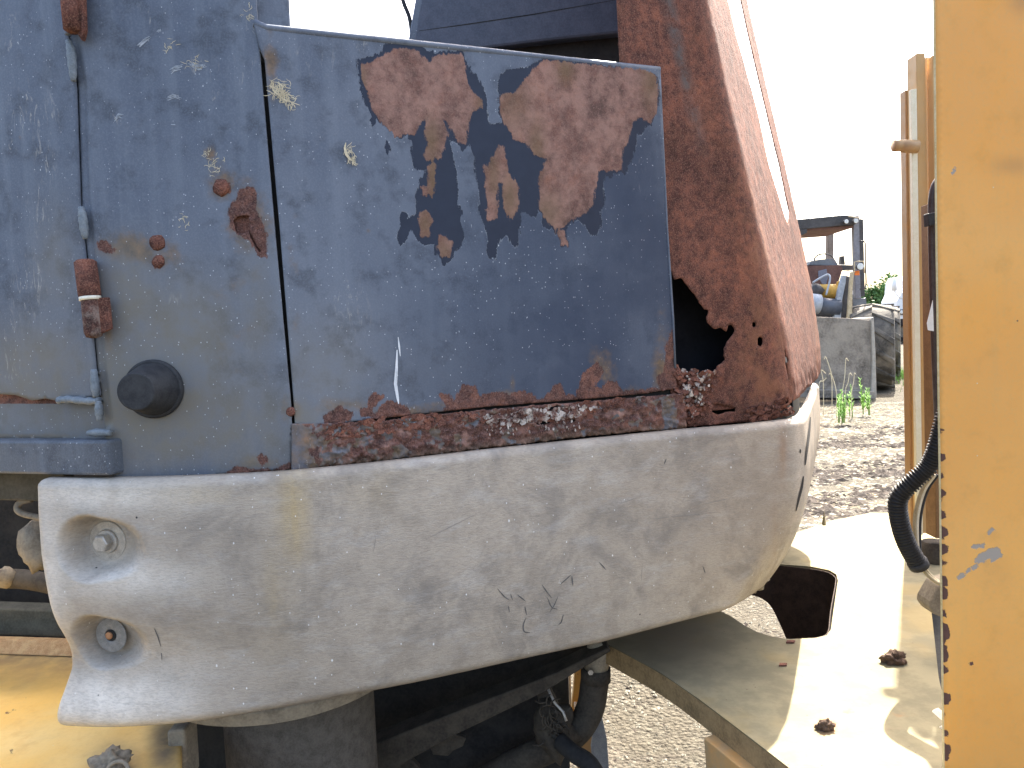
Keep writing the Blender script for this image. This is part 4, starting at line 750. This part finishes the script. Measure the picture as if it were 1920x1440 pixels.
# tall panel
TP = Plane(at(1840, 700, 1.04), (-0.02, -1, 0))
EDGE = [(1747,-620),(1753,-200),(1755,0),(1757,200),(1759,420),(1762,640),(1765,860),(1768,1080),(1771,1300),(1773,1440),(1776,1700),(1788,2500)]
def panel_rust(P):
    e = np.interp(P[:, 1], [p[1] for p in EDGE], [p[0] for p in EDGE]); s = np.full(len(P), -20.0)
    for cy, r in ((808,7),(858,9),(893,6),(925,9),(937,7),(965,10),(998,13),(1030,13),(1056,7),(1090,12),(1108,10),(1118,9),(1150,8),(1178,12),(1190,15),(1215,9),(1232,11),(1256,10),(1310,14),(1340,6),(1375,8),(1405,13),(1420,9),(1450,9)):
        s = np.maximum(s, r*0.66-np.hypot((P[:, 0]-e-2)*0.9, (P[:, 1]-cy)*0.75))
    for cx, cy, r in ((1820,1244,6),(1842,1235,2.5),(1782,1057,4)): s = np.maximum(s, r-np.hypot(P[:, 0]-cx, P[:, 1]-cy))
    return np.clip(0.5+s/16, 0, 1)
def panel_scuff(P):
    s = np.maximum.reduce([9-segdist(P, [(1836,1048),(1850,1040),(1868,1032)], False), 4-segdist(P, [(1795,1085),(1830,1062),(1845,1050)], False), 5-segdist(P, [(1852,1000),(1862,994)], False), 3.5-segdist(P, [(1855,1052),(1880,1040)], False), 4.5-segdist(P, [(1786,325),(1791,313)], False), 5-segdist(P, [(1825,1025),(1845,1022)], False)])
    return np.clip(0.5+s/16, 0, 1)
tall = sheet('tall_panel', EDGE+[(3000,2500),(3000,-620)], TP, YELLOW, frame, [], 9, dict(rust=panel_rust, scuff_and_light=panel_scuff, stain=lambda P: blobs(P, [(1900,310,60,25,.5),(1920,0,40,40,.6),(1870,1070,50,60,.25)])), None, 0.006)
ed = [TP([p])[0] for p in EDGE]; tube('edge_highlight', [p+np.array([0.0005, 0.004, 0]) for p in ed], 0.0022, mat_plain('edge_highlight_cream', (0.55, 0.40, 0.18), (0.66, 0.52, 0.29), 40, 0.5), tall, 10)  # cream bead paints in the bright lit line along the edge
prism('bounce_block', [TP.off(-0.012)([p])[0] for p in ((1762,-620),(1768,0),(1776,720),(1785,1440),(1800,2500),(2990,2500),(2990,-620))], -TP.n*0.006, mat_plain('bounce_block_dark', (0.035, 0.032, 0.030), (0.07, 0.064, 0.058), 20, 0.9), tall, 0)  # unseen dark plate added to cut orange bounce off the panel's back
# channels standing on the plate
CHAN = mat_yellow('channel_paint', 0.25, (0.60, 0.335, 0.10), (0.66, 0.39, 0.14))
OR = mat_yellow('brown_orange_paint', 0.2, (0.38, 0.21, 0.085), (0.44, 0.25, 0.11))
slab('channel_flange', [(1697,169),(1713,166),(1724,1004),(1708,1004)], 2.15, 0.03, OR, frame, 0.002)
slab('cream_strip', [(1708,168),(1719,166),(1731,1003),(1720,1003)], 2.09, 0.012, mat_plain('pale_cream_strip', (0.78, 0.70, 0.46), (0.84, 0.77, 0.54), 60, 0.6, 0.1), frame, 0.001)
ch = slab('channel_web', [(1718,100),(1735,99),(1748,1000),(1730,1000)], 2.10, 0.05, CHAN, frame, 0.002)
slab('channel_back', [(1732,108),(1754,106),(1764,1004),(1744,1004)], 2.14, 0.05, CHAN, frame, 0.002)
slab('channel_lip', [(1749,103),(1756,102),(1766,1004),(1759,1004)], 2.08, 0.03, CHAN, frame, 0.002)
nb = tube('latch_stub', [at(1675,273,2.08), at(1681,273,2.08), at(1683,273,2.08), at(1692,273,2.08), at(1693,274,2.08), at(1720,275,2.08)], [0.015, 0.0165, 0.0155, 0.0155, 0.0175, 0.0175], OR, frame, 16)
lathe('base_pad', [(0, 0.05), (0.03, 0.045), (0.05, 0.03)], at(1752,1012,2.0)*[1,1,0]+[0,0,ZP+0.001], (0, 0, 1), DUSTDARK, frame, 24)
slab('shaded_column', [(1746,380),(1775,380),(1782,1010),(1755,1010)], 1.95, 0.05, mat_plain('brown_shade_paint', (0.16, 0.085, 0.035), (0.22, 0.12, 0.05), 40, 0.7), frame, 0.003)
tube('black_hose', smooth_line([at(1776,318,1.62), at(1760,338,1.62), at(1751,358,1.62), at(1748,400,1.62), at(1750,520,1.62), at(1756,700,1.62), at(1762,830,1.62)]), 0.0088, mat_plain('brown_black_hose', (0.030, 0.020, 0.018), (0.06, 0.045, 0.042), 60, 0.4), frame, 14)
slab('hose_clip', [(1740,400),(1758,397),(1760,420),(1742,424)], 1.59, 0.02, RUBBER, frame, 0.002)
slab('paper_tag', [(1749,563),(1738,606),(1740,619),(1751,621)], 1.58, 0.001, mat_plain('white_paper', (0.7, 0.69, 0.66), (0.8, 0.79, 0.76), 40, 0.8), frame, 0)
# corrugated conduit with its wires
cp = smooth_line([at(1790,745,1.34), at(1772,785,1.345), at(1760,830,1.35), at(1743,872,1.36), at(1712,903,1.37), at(1689,926,1.38), at(1683,948,1.385), at(1690,990,1.39), at(1703,1025,1.395), at(1722,1058,1.40)], 40)
cp = [np.asarray(p) for p in cp]; arc = np.concatenate([[0], np.cumsum([np.linalg.norm(cp[i+1]-cp[i]) for i in range(len(cp)-1)])])
tt_ = np.arange(0, arc[-1], 0.0009); cpts = np.stack([np.interp(tt_, arc, [p[k] for p in cp]) for k in range(3)], 1)
cond = tube('conduit', cpts, [0.0150+0.0022*(1 if math.sin(t*2*math.pi/0.0058) > 0 else -0.5) for t in tt_], mat_plain('black_conduit', (0.011, 0.011, 0.012), (0.022, 0.022, 0.023), 60, 0.55, 0.1, spec=0.3), frame, 18)
tube('conduit_cuff', [at(1719,1052,1.399), at(1724,1062,1.401)], 0.0185, RUBBER, cond, 18)
WT = mat_plain('tan_wire', (0.30, 0.24, 0.14), (0.42, 0.35, 0.22), 60, 0.6)
for k, (dx, dy) in enumerate(((0, 0), (3, 6), (6, 2))): tube('wire', smooth_line([at(1722+dx,1056+dy,1.40), at(1740+dx,1078+dy*.8,1.39), at(1762+dx,1094+dy*.4,1.37), at(1790+dx,1102,1.34)]), 0.0030, WT, cond, 8)
for k, x in enumerate((0, 5, 10)): tube('wire', smooth_line([at(1748+x,890,1.42), at(1728+x,920,1.43), at(1716+x,965,1.43), at(1716+x*.8,1010,1.42), at(1722+x*.4,1050,1.41)]), 0.0034, (WT, CREAM, RUBBER)[k], cond, 8)
slab('connector_block', [(1762,1098),(1745,1128),(1743,1140),(1752,1152),(1790,1168),(1790,1090)], 1.42, 0.05, TAN, frame, 0.004)
slab('cream_plug', [(1752,1392),(1760,1372),(1790,1350),(1790,1500),(1748,1500)], 1.17, 0.05, CREAM, frame, 0.006)
for i in range(4): tube('plug_rib', [at(1750+7*i,1388-9*i,1.165), at(1764+7*i,1382-9*i,1.16)], 0.006, CREAM, frame, 10)
# legs seen below, past the elbow pipe
LEG = mat_yellow('bright_yellow_leg', 0.05, (0.55, 0.27, 0.05), (0.6, 0.31, 0.07))
slab('lower_leg', [(1081,1200),(1096,1200),(1100,1330),(1070,1345),(1076,1290)], 2.3, 0.03, LEG, frame, 0.003)
slab('lower_leg', [(1078,1330),(1108,1330),(1120,1480),(1086,1480)], 2.2, 0.05, OR, frame, 0.003)
slab('steel_strip', [(1066,1250),(1070,1250),(1072,1340),(1068,1345)], 2.4, 0.02, STEEL, frame, 0.001)
slab('grey_guard', [(1118,1330),(1128,1340),(1138,1385),(1142,1440),(1140,1500),(1118,1500),(1108,1400)], 2.0, 0.01, mat_plain('grey_sheet', (0.22, 0.23, 0.25), (0.32, 0.33, 0.34), 40, 0.6), frame, 0.002)

# mud on the plate
MUD = mat_plain('dry_mud', (0.050, 0.030, 0.020), (0.115, 0.072, 0.048), 60, 0.95, 0.8, 0.004)
def mud(px, r, label, seed, sq):
    c = HP([px])[0]; o = blob('mud_clump', (0, 0, r*0.5), r, MUD, None, 0.55, 1.7, 4, seed, sq); o.location = c; tag(o, label, 'mud clump', 'mud clumps on the hitch plate')
mud((1678,1243), 0.0145, 'larger dark mud clump on the plate beside the tall yellow panel', 3, (1.3, .9, 1.0))
mud((1547,1368), 0.0110, 'small dark mud clump in an orange rust stain on the plate', 8, (1.15, .8, .95))

# =================================================================== background
# --- wheel loader
loader = thing('wheel_loader', 'old wheel loader with open canopy, raised arms and wide grey bucket', 'wheel loader', (7.6, 17, 0))
BODY = mat_plain('loader_dark_paint', (0.046, 0.042, 0.040), (0.075, 0.070, 0.068), 3, 0.5, 0.1); LBR = mat_plain('loader_brown_rust', (0.10, 0.05, 0.04), (0.16, 0.085, 0.065), 4, 0.8)
LGR = mat_plain('loader_grey_arm', (0.26, 0.29, 0.32), (0.38, 0.40, 0.42), 3, 0.5); LTAN = mat_plain('loader_tan_paint', (0.42, 0.33, 0.20), (0.55, 0.45, 0.29), 4, 0.7); LYE = mat_plain('loader_yellow', (0.55, 0.30, 0.05), (0.62, 0.37, 0.09), 4, 0.5)
BKT = mat_plain('bucket_steel', (0.105, 0.088, 0.072), (0.30, 0.26, 0.21), 3.2, 0.9, 0.6, 0.03, dust=(0.33, 0.29, 0.235)); TYRE = mat_plain('dusty_tyre', (0.035, 0.033, 0.03), (0.10, 0.09, 0.075), 4, 0.9, 0.4, 0.02, dust=(0.24, 0.21, 0.165))
def ls(name, px, Y, d, mat, par=None, bv=0.01): return slab(name, px, Y, d, mat, par or loader, bv)
bk = ls('bucket', [(1440,590),(1600,597),(1636,601),(1639,745),(1520,745),(1440,742)], 14.6, 0.06, BKT)
ls('bucket_side', [(1634,596),(1638.5,594),(1642,660),(1644,742),(1641,752),(1633,750),(1636,680)], 14.55, 0.9, mat_plain('bucket_edge', (0.28, 0.25, 0.20), (0.40, 0.36, 0.30), 3, 0.8), bk)
ls('bucket_lip', [(1440,728),(1640,734),(1641,748),(1440,744)], 14.45, 0.18, BKT, bk)
for i in range(9): ls('bucket_tooth', [(1530+i*12,744),(1536+i*12,744),(1536+i*12,750),(1530+i*12,750)], 14.5, 0.15, DARK, bk, 0)
def tyre(cx_px, Y, rad, wd, yaw, name='wheel'):
    c = at(cx_px, 650, Y); c[2] = rad-0.03; ax = np.array([math.cos(yaw), -math.sin(yaw), 0]); rd = np.array([math.sin(yaw), math.cos(yaw), 0]); upv = np.array([0, 0, 1.0])
    prof = [(-wd*.46, rad*.60), (-wd*.5, rad*.72), (-wd*.49, rad*.86), (-wd*.42, rad*.935), (wd*.42, rad*.935), (wd*.49, rad*.86), (wd*.5, rad*.72), (wd*.46, rad*.60)]
    t = lathe(name, prof, c, ax, TYRE, loader, 56, False)
    lathe('rim', [(-wd*.4, rad*.59), (wd*.42, rad*.61), (wd*.44, rad*.55), (wd*.25, rad*.5)], c, ax, LYE, t, 32, False)
    V = []; F = []; N = 13
    for k in range(N):
        for sgn in (-1, 1):
            a0 = 2*math.pi*(k+(0.5 if sgn > 0 else 0))/N; b = len(V)
            for (xx, da) in ((0.0, 0.0), (0.49, 0.36)):
                for aa, rr in ((-0.085, .92), (0.085, .92), (0.065, 1.0 if xx < .3 else .965), (-0.065, 1.0 if xx < .3 else .965)):
                    q = a0+da+aa; V.append(c+ax*(sgn*xx*wd)+rad*rr*(math.cos(q)*rd+math.sin(q)*upv))
            F += [(b, b+1, b+2, b+3), (b+4, b+5, b+6, b+7)]+[(b+i, b+(i+1) % 4, b+4+(i+1) % 4, b+4+i) for i in range(4)]
    mesh('tread_lugs', V, F, TYRE, t)
    return t
tyre(1637, 16.6, 0.95, 0.86, R(27)); tyre(1656, 19.6, 0.95, 0.80, R(27))
tyre(1480, 17.6, 0.90, 0.86, R(27))
ls('canopy_roof', [(1490,412),(1582,403),(1602,405),(1604,421),(1500,430),(1490,434)], 17.2, 1.7, BODY)
ls('roof_underside', [(1500,428),(1600,423),(1600,427),(1560,430),(1500,433)], 17.25, 1.5, LBR)
ls('roof_corner_bracket', [(1500,430),(1514,429),(1513,437),(1503,441)], 17.2, 0.3, BODY)
ls('canopy_post', [(1600,405),(1611,404),(1614,560),(1604,560)], 17.3, 0.12, mat_plain('post_mauve_grey', (0.16, 0.15, 0.16), (0.22, 0.215, 0.23), 3, 0.5)); ls('canopy_post', [(1611,410),(1619,411),(1622,556),(1614,556)], 17.9, 0.14, BODY)
ls('exhaust_stack', [(1553,432),(1564,431),(1563,488),(1552,488)], 18.8, 0.16, mat_plain('exhaust_brown_grey', (0.20, 0.165, 0.14), (0.28, 0.24, 0.21), 4, 0.8))
ls('dashboard', [(1516,497),(1522,489),(1540,486),(1565,485),(1571,495),(1572,498)], 17.4, 0.5, mat_plain('dash_grey', (0.14, 0.145, 0.15), (0.19, 0.195, 0.2), 4, 0.6))
ls('front_cowl', [(1512,498),(1578,497),(1580,505),(1570,536),(1525,540),(1512,536)], 17.3, 0.5, LBR); ls('cowl_patch', [(1534,508),(1550,504),(1553,520),(1549,534),(1541,532),(1535,520)], 17.28, 0.02, mat_plain('patch_blue', (0.15, 0.155, 0.19), (0.2, 0.205, 0.24), 5, 0.6))
ls('dash_bar', [(1570,496),(1602,497),(1602,506),(1588,505),(1578,508)], 17.5, 0.3, BODY); ls('seat_back', [(1578,480),(1583,479),(1585,497),(1577,497)], 18.4, 0.15, BODY)
tube('steering_wheel', [at(1545+18*math.cos(a), 487-11*math.sin(a), 17.7+.2*math.cos(a)) for a in np.linspace(-.1, 3.25, 20)], 0.016, BODY, loader, 8)
def light(px, Y, r, m):
    c = at(*px, Y); l = lathe('work_light', [(-0.05, r*.8), (0.03, r), (0.06, r)], c, (0, -1, 0), BODY, loader, 20, False); lathe('lens', [(0.061, r*.86), (0.07, r*.7)], c, (0, -1, 0), m, l, 20, False)
LENS = mat_plain('lamp_lens', (0.60, 0.60, 0.55), (0.75, 0.75, 0.70), 8, 0.25); ORANGE = mat_plain('orange_marker', (0.75, 0.16, 0.02), (0.85, 0.22, 0.04), 8, 0.35)
light((1585,416), 17.1, 0.055, LENS); light((1603,415), 17.1, 0.06, LENS); light((1611,500), 16.8, 0.085, LENS)
ls('orange_marker', [(1604,508),(1612,507),(1612,516),(1604,516)], 16.8, 0.06, ORANGE)
tube('light_guard', [at(*p, 16.75) for p in ((1602,512),(1602,491),(1608,490),(1619,490),(1621,512))], 0.014, LTAN, loader, 6)
tube('mirror_frame', [at(*p, 17.0) for p in ((1611,452),(1620,452),(1623,457),(1623,500),(1624,530),(1622,541),(1612,542))], 0.014, BODY, loader, 6)
tube('roof_wire', [at(*p, 17.2) for p in ((1590,406),(1612,409),(1624,406),(1634,412),(1632,416),(1622,415))], 0.010, LTAN, loader, 6)
ls('lift_arm', [(1580,516),(1587,516),(1586,530),(1578,570),(1577,598),(1564,598),(1566,580),(1572,545)], 16.4, 0.10, LGR)
ls('lift_arm_shade', [(1587,517),(1596,520),(1592,560),(1588,598),(1578,598),(1581,560)], 16.6, 0.3, BODY); ls('side_bar', [(1596,510),(1602,509),(1599,540),(1598,598),(1589,598),(1593,545)], 16.3, 0.08, LTAN)
tube('tilt_cylinder', [at(1528,573,16.5), at(1572,577,16.5)], 0.19, mat_plain('cylinder_navy', (0.055, 0.065, 0.085), (0.09, 0.10, 0.12), 3, 0.35), loader, 24); tube('cylinder_sleeve', [at(1520,569,16.45), at(1535,571,16.45)], 0.22, LGR, loader, 24)
tube('winch_drum', [at(1537,547,16.8), at(1571,546,16.8)], 0.16, LYE, loader, 20); ls('drum_end', [(1570,528),(1577,526),(1574,560),(1568,560)], 16.7, 0.05, LYE)
tube('hydraulic_hose', smooth_line([at(1524,530,16.5), at(1540,520,16.5), at(1553,515,16.5), at(1556,525,16.45), at(1549,553,16.4)]), 0.022, LGR, loader, 8); blob('valve_cluster', at(1528,545,16.6), 0.16, BODY, loader, 0.5, 2, 2, 2)
ls('rear_body', [(1598,530),(1612,528),(1615,560),(1624,558),(1625,572),(1640,580),(1600,592)], 17.6, 0.8, mat_plain('rear_body_grey', (0.12, 0.13, 0.145), (0.18, 0.19, 0.2), 3, 0.5)); ls('warning_label', [(1599,545),(1605,545),(1605,552),(1599,552)], 17.58, 0.01, WHITE, None, 0)
ls('front_frame', [(1520,560),(1600,560),(1600,680),(1520,680)], 17.3, 1.5, BODY)
# --- truck
truck = thing('white_truck', 'white truck front with square headlight and black fender far behind the loader', 'truck', (25, 46, 0))
TW = mat_plain('truck_white', (0.72, 0.73, 0.74), (0.8, 0.8, 0.8), 1, 0.35, 0.05)
slab('hood', [(1682,565),(1690,548),(1700,546),(1780,546),(1780,600),(1686,598),(1682,590)], 46, 2.0, TW, truck, 0.03); slab('cab', [(1691,545),(1693,527),(1699,517),(1790,510),(1790,560),(1691,560)], 47.4, 2.2, TW, truck, 0.03)
slab('windscreen', [(1695,548),(1697,528),(1703,519),(1780,517),(1780,546)], 47.3, 0.05, mat_plain('truck_glass', (0.05, 0.06, 0.09), (0.09, 0.10, 0.14), 1, 0.1, 0), truck, 0.02)
slab('headlight', [(1685.5,580.5),(1695.5,580),(1695.5,590),(1685.5,590)], 45.9, 0.1, DARK, truck, 0); lathe('headlamp_lens', [(0.02, .11), (0.05, .09)], at(1690.5,585.2,45.85), (0, -1, 0), LENS, truck, 16, False)
slab('front_fender', [(1686,598),(1700,597),(1780,600),(1780,612),(1704,612),(1698,606),(1690,612),(1686,610)], 46, 1.5, DARK, truck, 0.03)
tc = at(1694,618,46.5); lathe('front_wheel', [(-.2,.5),(-.22,.56),(.22,.56),(.2,.5)], [tc[0], tc[1], 0.56], (1, 0, 0), TYRE, truck, 28, False); slab('bumper_bar', [(1690,632),(1780,632),(1780,640),(1690,640)], 46.2, 0.4, DARK, truck, 0.02)
tube('mirror', [at(1677,521,46), at(1677,545,46)], 0.14, TW, truck, 10); tube('mirror_bracket', [at(1677,545,46), at(1684,556,46), at(1692,560,46)], 0.04, TW, truck, 6)
# --- trees
LEAF = [mat_plain('leaf_green', (0.055, 0.12, 0.030), (0.10, 0.19, 0.055), 2, 0.6, 0), mat_plain('leaf_green_light', (0.09, 0.16, 0.045), (0.14, 0.24, 0.08), 2, 0.6, 0)]
BARK = mat_plain('bark', (0.10, 0.08, 0.06), (0.17, 0.14, 0.11), 6, 0.9)
def tree(px, Y, top, wpx, label, seed, n=2600):
    rs = random.Random(seed); base = at(px, 640, Y); base[2] = 0; tz = at(px, top, Y)[2]; Wd = wpx*Y/FPX/2
    t = thing('tree', label, 'tree', tuple(base), 'trees beyond the yard')
    tube('trunk', [base, base+[0.1, 0, tz*.4], base+[-.1, .1, tz*.9]], [tz*.03, tz*.022, tz*.006], BARK, t, 8)
    V = []; F = []; cl = [(rs.gauss(0, .45)*Wd, rs.gauss(0, .45)*Wd, tz*rs.uniform(.35, .93), rs.uniform(.22, .42)*Wd) for _ in range(16)]
    for c in cl:
        tube('limb', [base+[0, 0, tz*.3], base+np.array([c[0]*.5, c[1]*.5, (c[2]+tz*.3)/2]), base+np.array(c[:3])], [tz*.010, tz*.007, tz*.003], BARK, t, 5)
    for _ in range(n):
        c = rs.choice(cl); p = base+np.array([c[0]+rs.gauss(0, .55)*c[3], c[1]+rs.gauss(0, .55)*c[3], c[2]+rs.gauss(0, .5)*c[3]]); s = rs.uniform(.10, .20)*Y/60
        a = np.array([rs.gauss(0, 1) for _ in range(3)]); a /= np.linalg.norm(a); b2 = np.cross(a, [rs.gauss(0, 1) for _ in range(3)]); b2 /= np.linalg.norm(b2); b = len(V)
        V += [p-a*s, p-b2*s*.5, p+a*s, p+b2*s*.5]; F.append((b, b+1, b+2, b+3))
    mesh('crown', V, F, LEAF[seed % 2], t, fix=False)
tree(1632, 62, 523, 56, 'leafy green tree directly behind the loader canopy post', 2); tree(1674, 70, 516, 60, 'sparser tree between the loader and the white truck', 5, 1500); tree(1590, 75, 560, 60, 'low tree mostly hidden behind the loader body', 8, 1200)
# --- weeds
WEED = mat_plain('weed_green', (0.14, 0.28, 0.05), (0.24, 0.40, 0.09), 8, 0.6, 0); DRY = mat_plain('dry_grass', (0.45, 0.38, 0.25), (0.60, 0.52, 0.36), 8, 0.8, 0)
def weed(px, py, hpx, stems, label, seed):
    rs = random.Random(seed); b0 = HPlane(0.0)([(px, py)])[0]; Y = b0[1]; H = hpx*Y/FPX; t = thing('weed', label, 'weed', tuple(b0), 'green weeds by the bucket')
    V = []; F = []
    for i in range(stems):
        o = np.array([rs.gauss(0, .055), rs.gauss(0, .055), 0]); h = H*(1 if i == 0 else rs.uniform(.55, .95)); ln = np.array([rs.gauss(0, .06), rs.gauss(0, .06), 1.0])
        tube('stem', [b0+o, b0+o+ln*h*.5, b0+o*1.1+ln*h], [.008, .006, .003], WEED, t, 5)
        for k in range(46):
            f = 0.18+0.82*k/46; a = rs.uniform(0, 6.28); L = H*.13*(1.15-.55*f)*rs.uniform(.7, 1.2); p = b0+o+ln*h*f; d = np.array([math.cos(a)*.75, math.sin(a)*.75, .75]); sd = np.array([-math.sin(a), math.cos(a), 0])*L*.13; b = len(V)
            V += [p-sd*.4, p+d*L*.5-sd, p+d*L, p+d*L*.5+sd, p+sd*.4]; F.append((b, b+1, b+2, b+3, b+4))
    mesh('leaves', V, F, WEED, t, fix=False)
weed(1622, 778, 68, 4, 'bright green upright weed in front of the bucket corner', 3); weed(1578, 792, 64, 6, 'bushier clump of green weeds left of the tall weed', 5); weed(1590, 782, 62, 2, 'slim green weed stalk beside the bushier clump', 6)
dw = thing('dry_weed', 'thin dry grass stalks standing before the grey bucket', 'dry grass', tuple(HPlane(0)([(1575,800)])[0]))
for (bx, by, tx, ty, c) in ((1568,735,1549,671,-4),(1580,735,1586,673,5),(1544,730,1540,694,8),(1560,725,1557,700,-3),(1585,735,1593,700,5),(1597,735,1602,700,3),(1536,720,1549,709,0)):
    tube('stalk', smooth_line([at(bx,by+50,11.6), at(bx,by,11.6), at((bx+tx)/2+1,(by+ty)/2,11.6), at(tx,ty,11.6), at(tx+c,ty+abs(c)*.8,11.6)], 5), 0.0055, DRY, dw, 5)
# --- loose stuff on the ground
def scatter(name, n, fn, smin, smax, mat, flat=0.6, elong=1.0, seed=1):
    rs = np.random.default_rng(seed); V = []; F = []
    oct_v = np.array([[1,0,0],[-1,0,0],[0,1,0],[0,-1,0],[0,0,1],[0,0,-1]], float); oct_f = [(0,2,4),(2,1,4),(1,3,4),(3,0,4),(2,0,5),(1,2,5),(3,1,5),(0,3,5)]
    for i in range(n):
        p = fn(rs); s = rs.uniform(smin, smax); a = rs.uniform(0, 6.28); q = oct_v*rs.uniform(.6, 1.2, (6, 1))*[s*elong, s, s*flat]; r_ = np.array([[math.cos(a), -math.sin(a), 0], [math.sin(a), math.cos(a), 0], [0, 0, 1]]); b = len(V); V += list(q@r_.T+p); F += [(x+b, y+b, z+b) for x, y, z in oct_f]
    o = mesh(name, V, F, mat, None, fix=False); o['kind'] = 'stuff'; return o
def gz(x, y): return 0.035*(mnoise.noise(Vector((x*0.8, y*1.6, 0)))+0.5*mnoise.noise(Vector((x*2.6, y*4.2, 3))))-0.02
def near_pt(rs):
    y = rs.uniform(2.3, 6.0); x = y*rs.uniform(0.02, 0.62); return np.array([x, y, gz(x, y)])
def far_pt(rs):
    y = 5.5+8.5*rs.uniform()**0.8; x = y*rs.uniform(0.34, 0.60); return np.array([x, y, gz(x, y)])
def row_pt(rs):
    r0 = rs.choice([6.2, 6.6, 7.0, 7.7, 8.1, 8.8, 9.4, 9.9, 10.8]); x = r0*rs.uniform(0.34, 0.60); y = r0+rs.normal(0, .13)+0.35*math.sin(x*1.7+r0*3); return np.array([x, y, gz(x, y)])
GS1 = mat_plain('pale_stone', (0.11, 0.10, 0.077), (0.21, 0.194, 0.154), 9, 0.9, 0.2); GS2 = mat_plain('dark_chip', (0.022, 0.017, 0.014), (0.065, 0.050, 0.038), 9, 0.95, 0.2); GS3 = mat_plain('straw_chip', (0.19, 0.15, 0.085), (0.27, 0.225, 0.14), 9, 0.9, 0.2)
o = scatter('gravel', 5200, near_pt, .004, .013, GS1, .6, 1.2, 1); o['label'] = 'pale gravel strewn over the yard near the hitch'; o['category'] = 'gravel'
o = scatter('yard_gravel', 4200, far_pt, .008, .03, GS1, .4, 1.6, 2); o['label'] = 'pale stones and bark chips over the yard behind'; o['category'] = 'gravel'
o = scatter('wood_chips', 2600, row_pt, .012, .04, GS2, .6, 2.0, 3); o['label'] = 'rows of dark wood chips and mud clods in the yard'; o['category'] = 'wood chips'
o = scatter('straw_litter', 3600, far_pt, .006, .016, GS3, .3, 4.0, 4); o['label'] = 'tan straw litter scattered over the yard'; o['category'] = 'straw'
o = scatter('clods', 900, near_pt, .004, .012, GS2, .6, 1.6, 6); o['label'] = 'small dark clods among the near gravel'; o['category'] = 'clods'
def grass(cx, cy, n, rx, ry, hh, label, seed):
    rs = random.Random(seed); c = HPlane(0)([(cx, cy)])[0]; V = []; F = []
    for _ in range(n):
        p = c+np.array([rs.gauss(0, rx), rs.gauss(0, ry), -.03]); a = rs.uniform(0, 6.28); l = np.array([rs.gauss(0, .4), rs.gauss(0, .4), 1])*hh*rs.uniform(.5, 1.2); s = np.array([math.cos(a), math.sin(a), 0])*.008; b = len(V); V += [p-s, p+s, p+l]; F.append((b, b+1, b+2))
    o = mesh('grass', V, F, WEED, None, fix=False); o['kind'] = 'stuff'; o['label'] = label; o['category'] = 'grass'
grass(1695, 705, 2600, 1.2, 1.4, .22, 'patch of yellow green grass beside the loader tyres', 3)
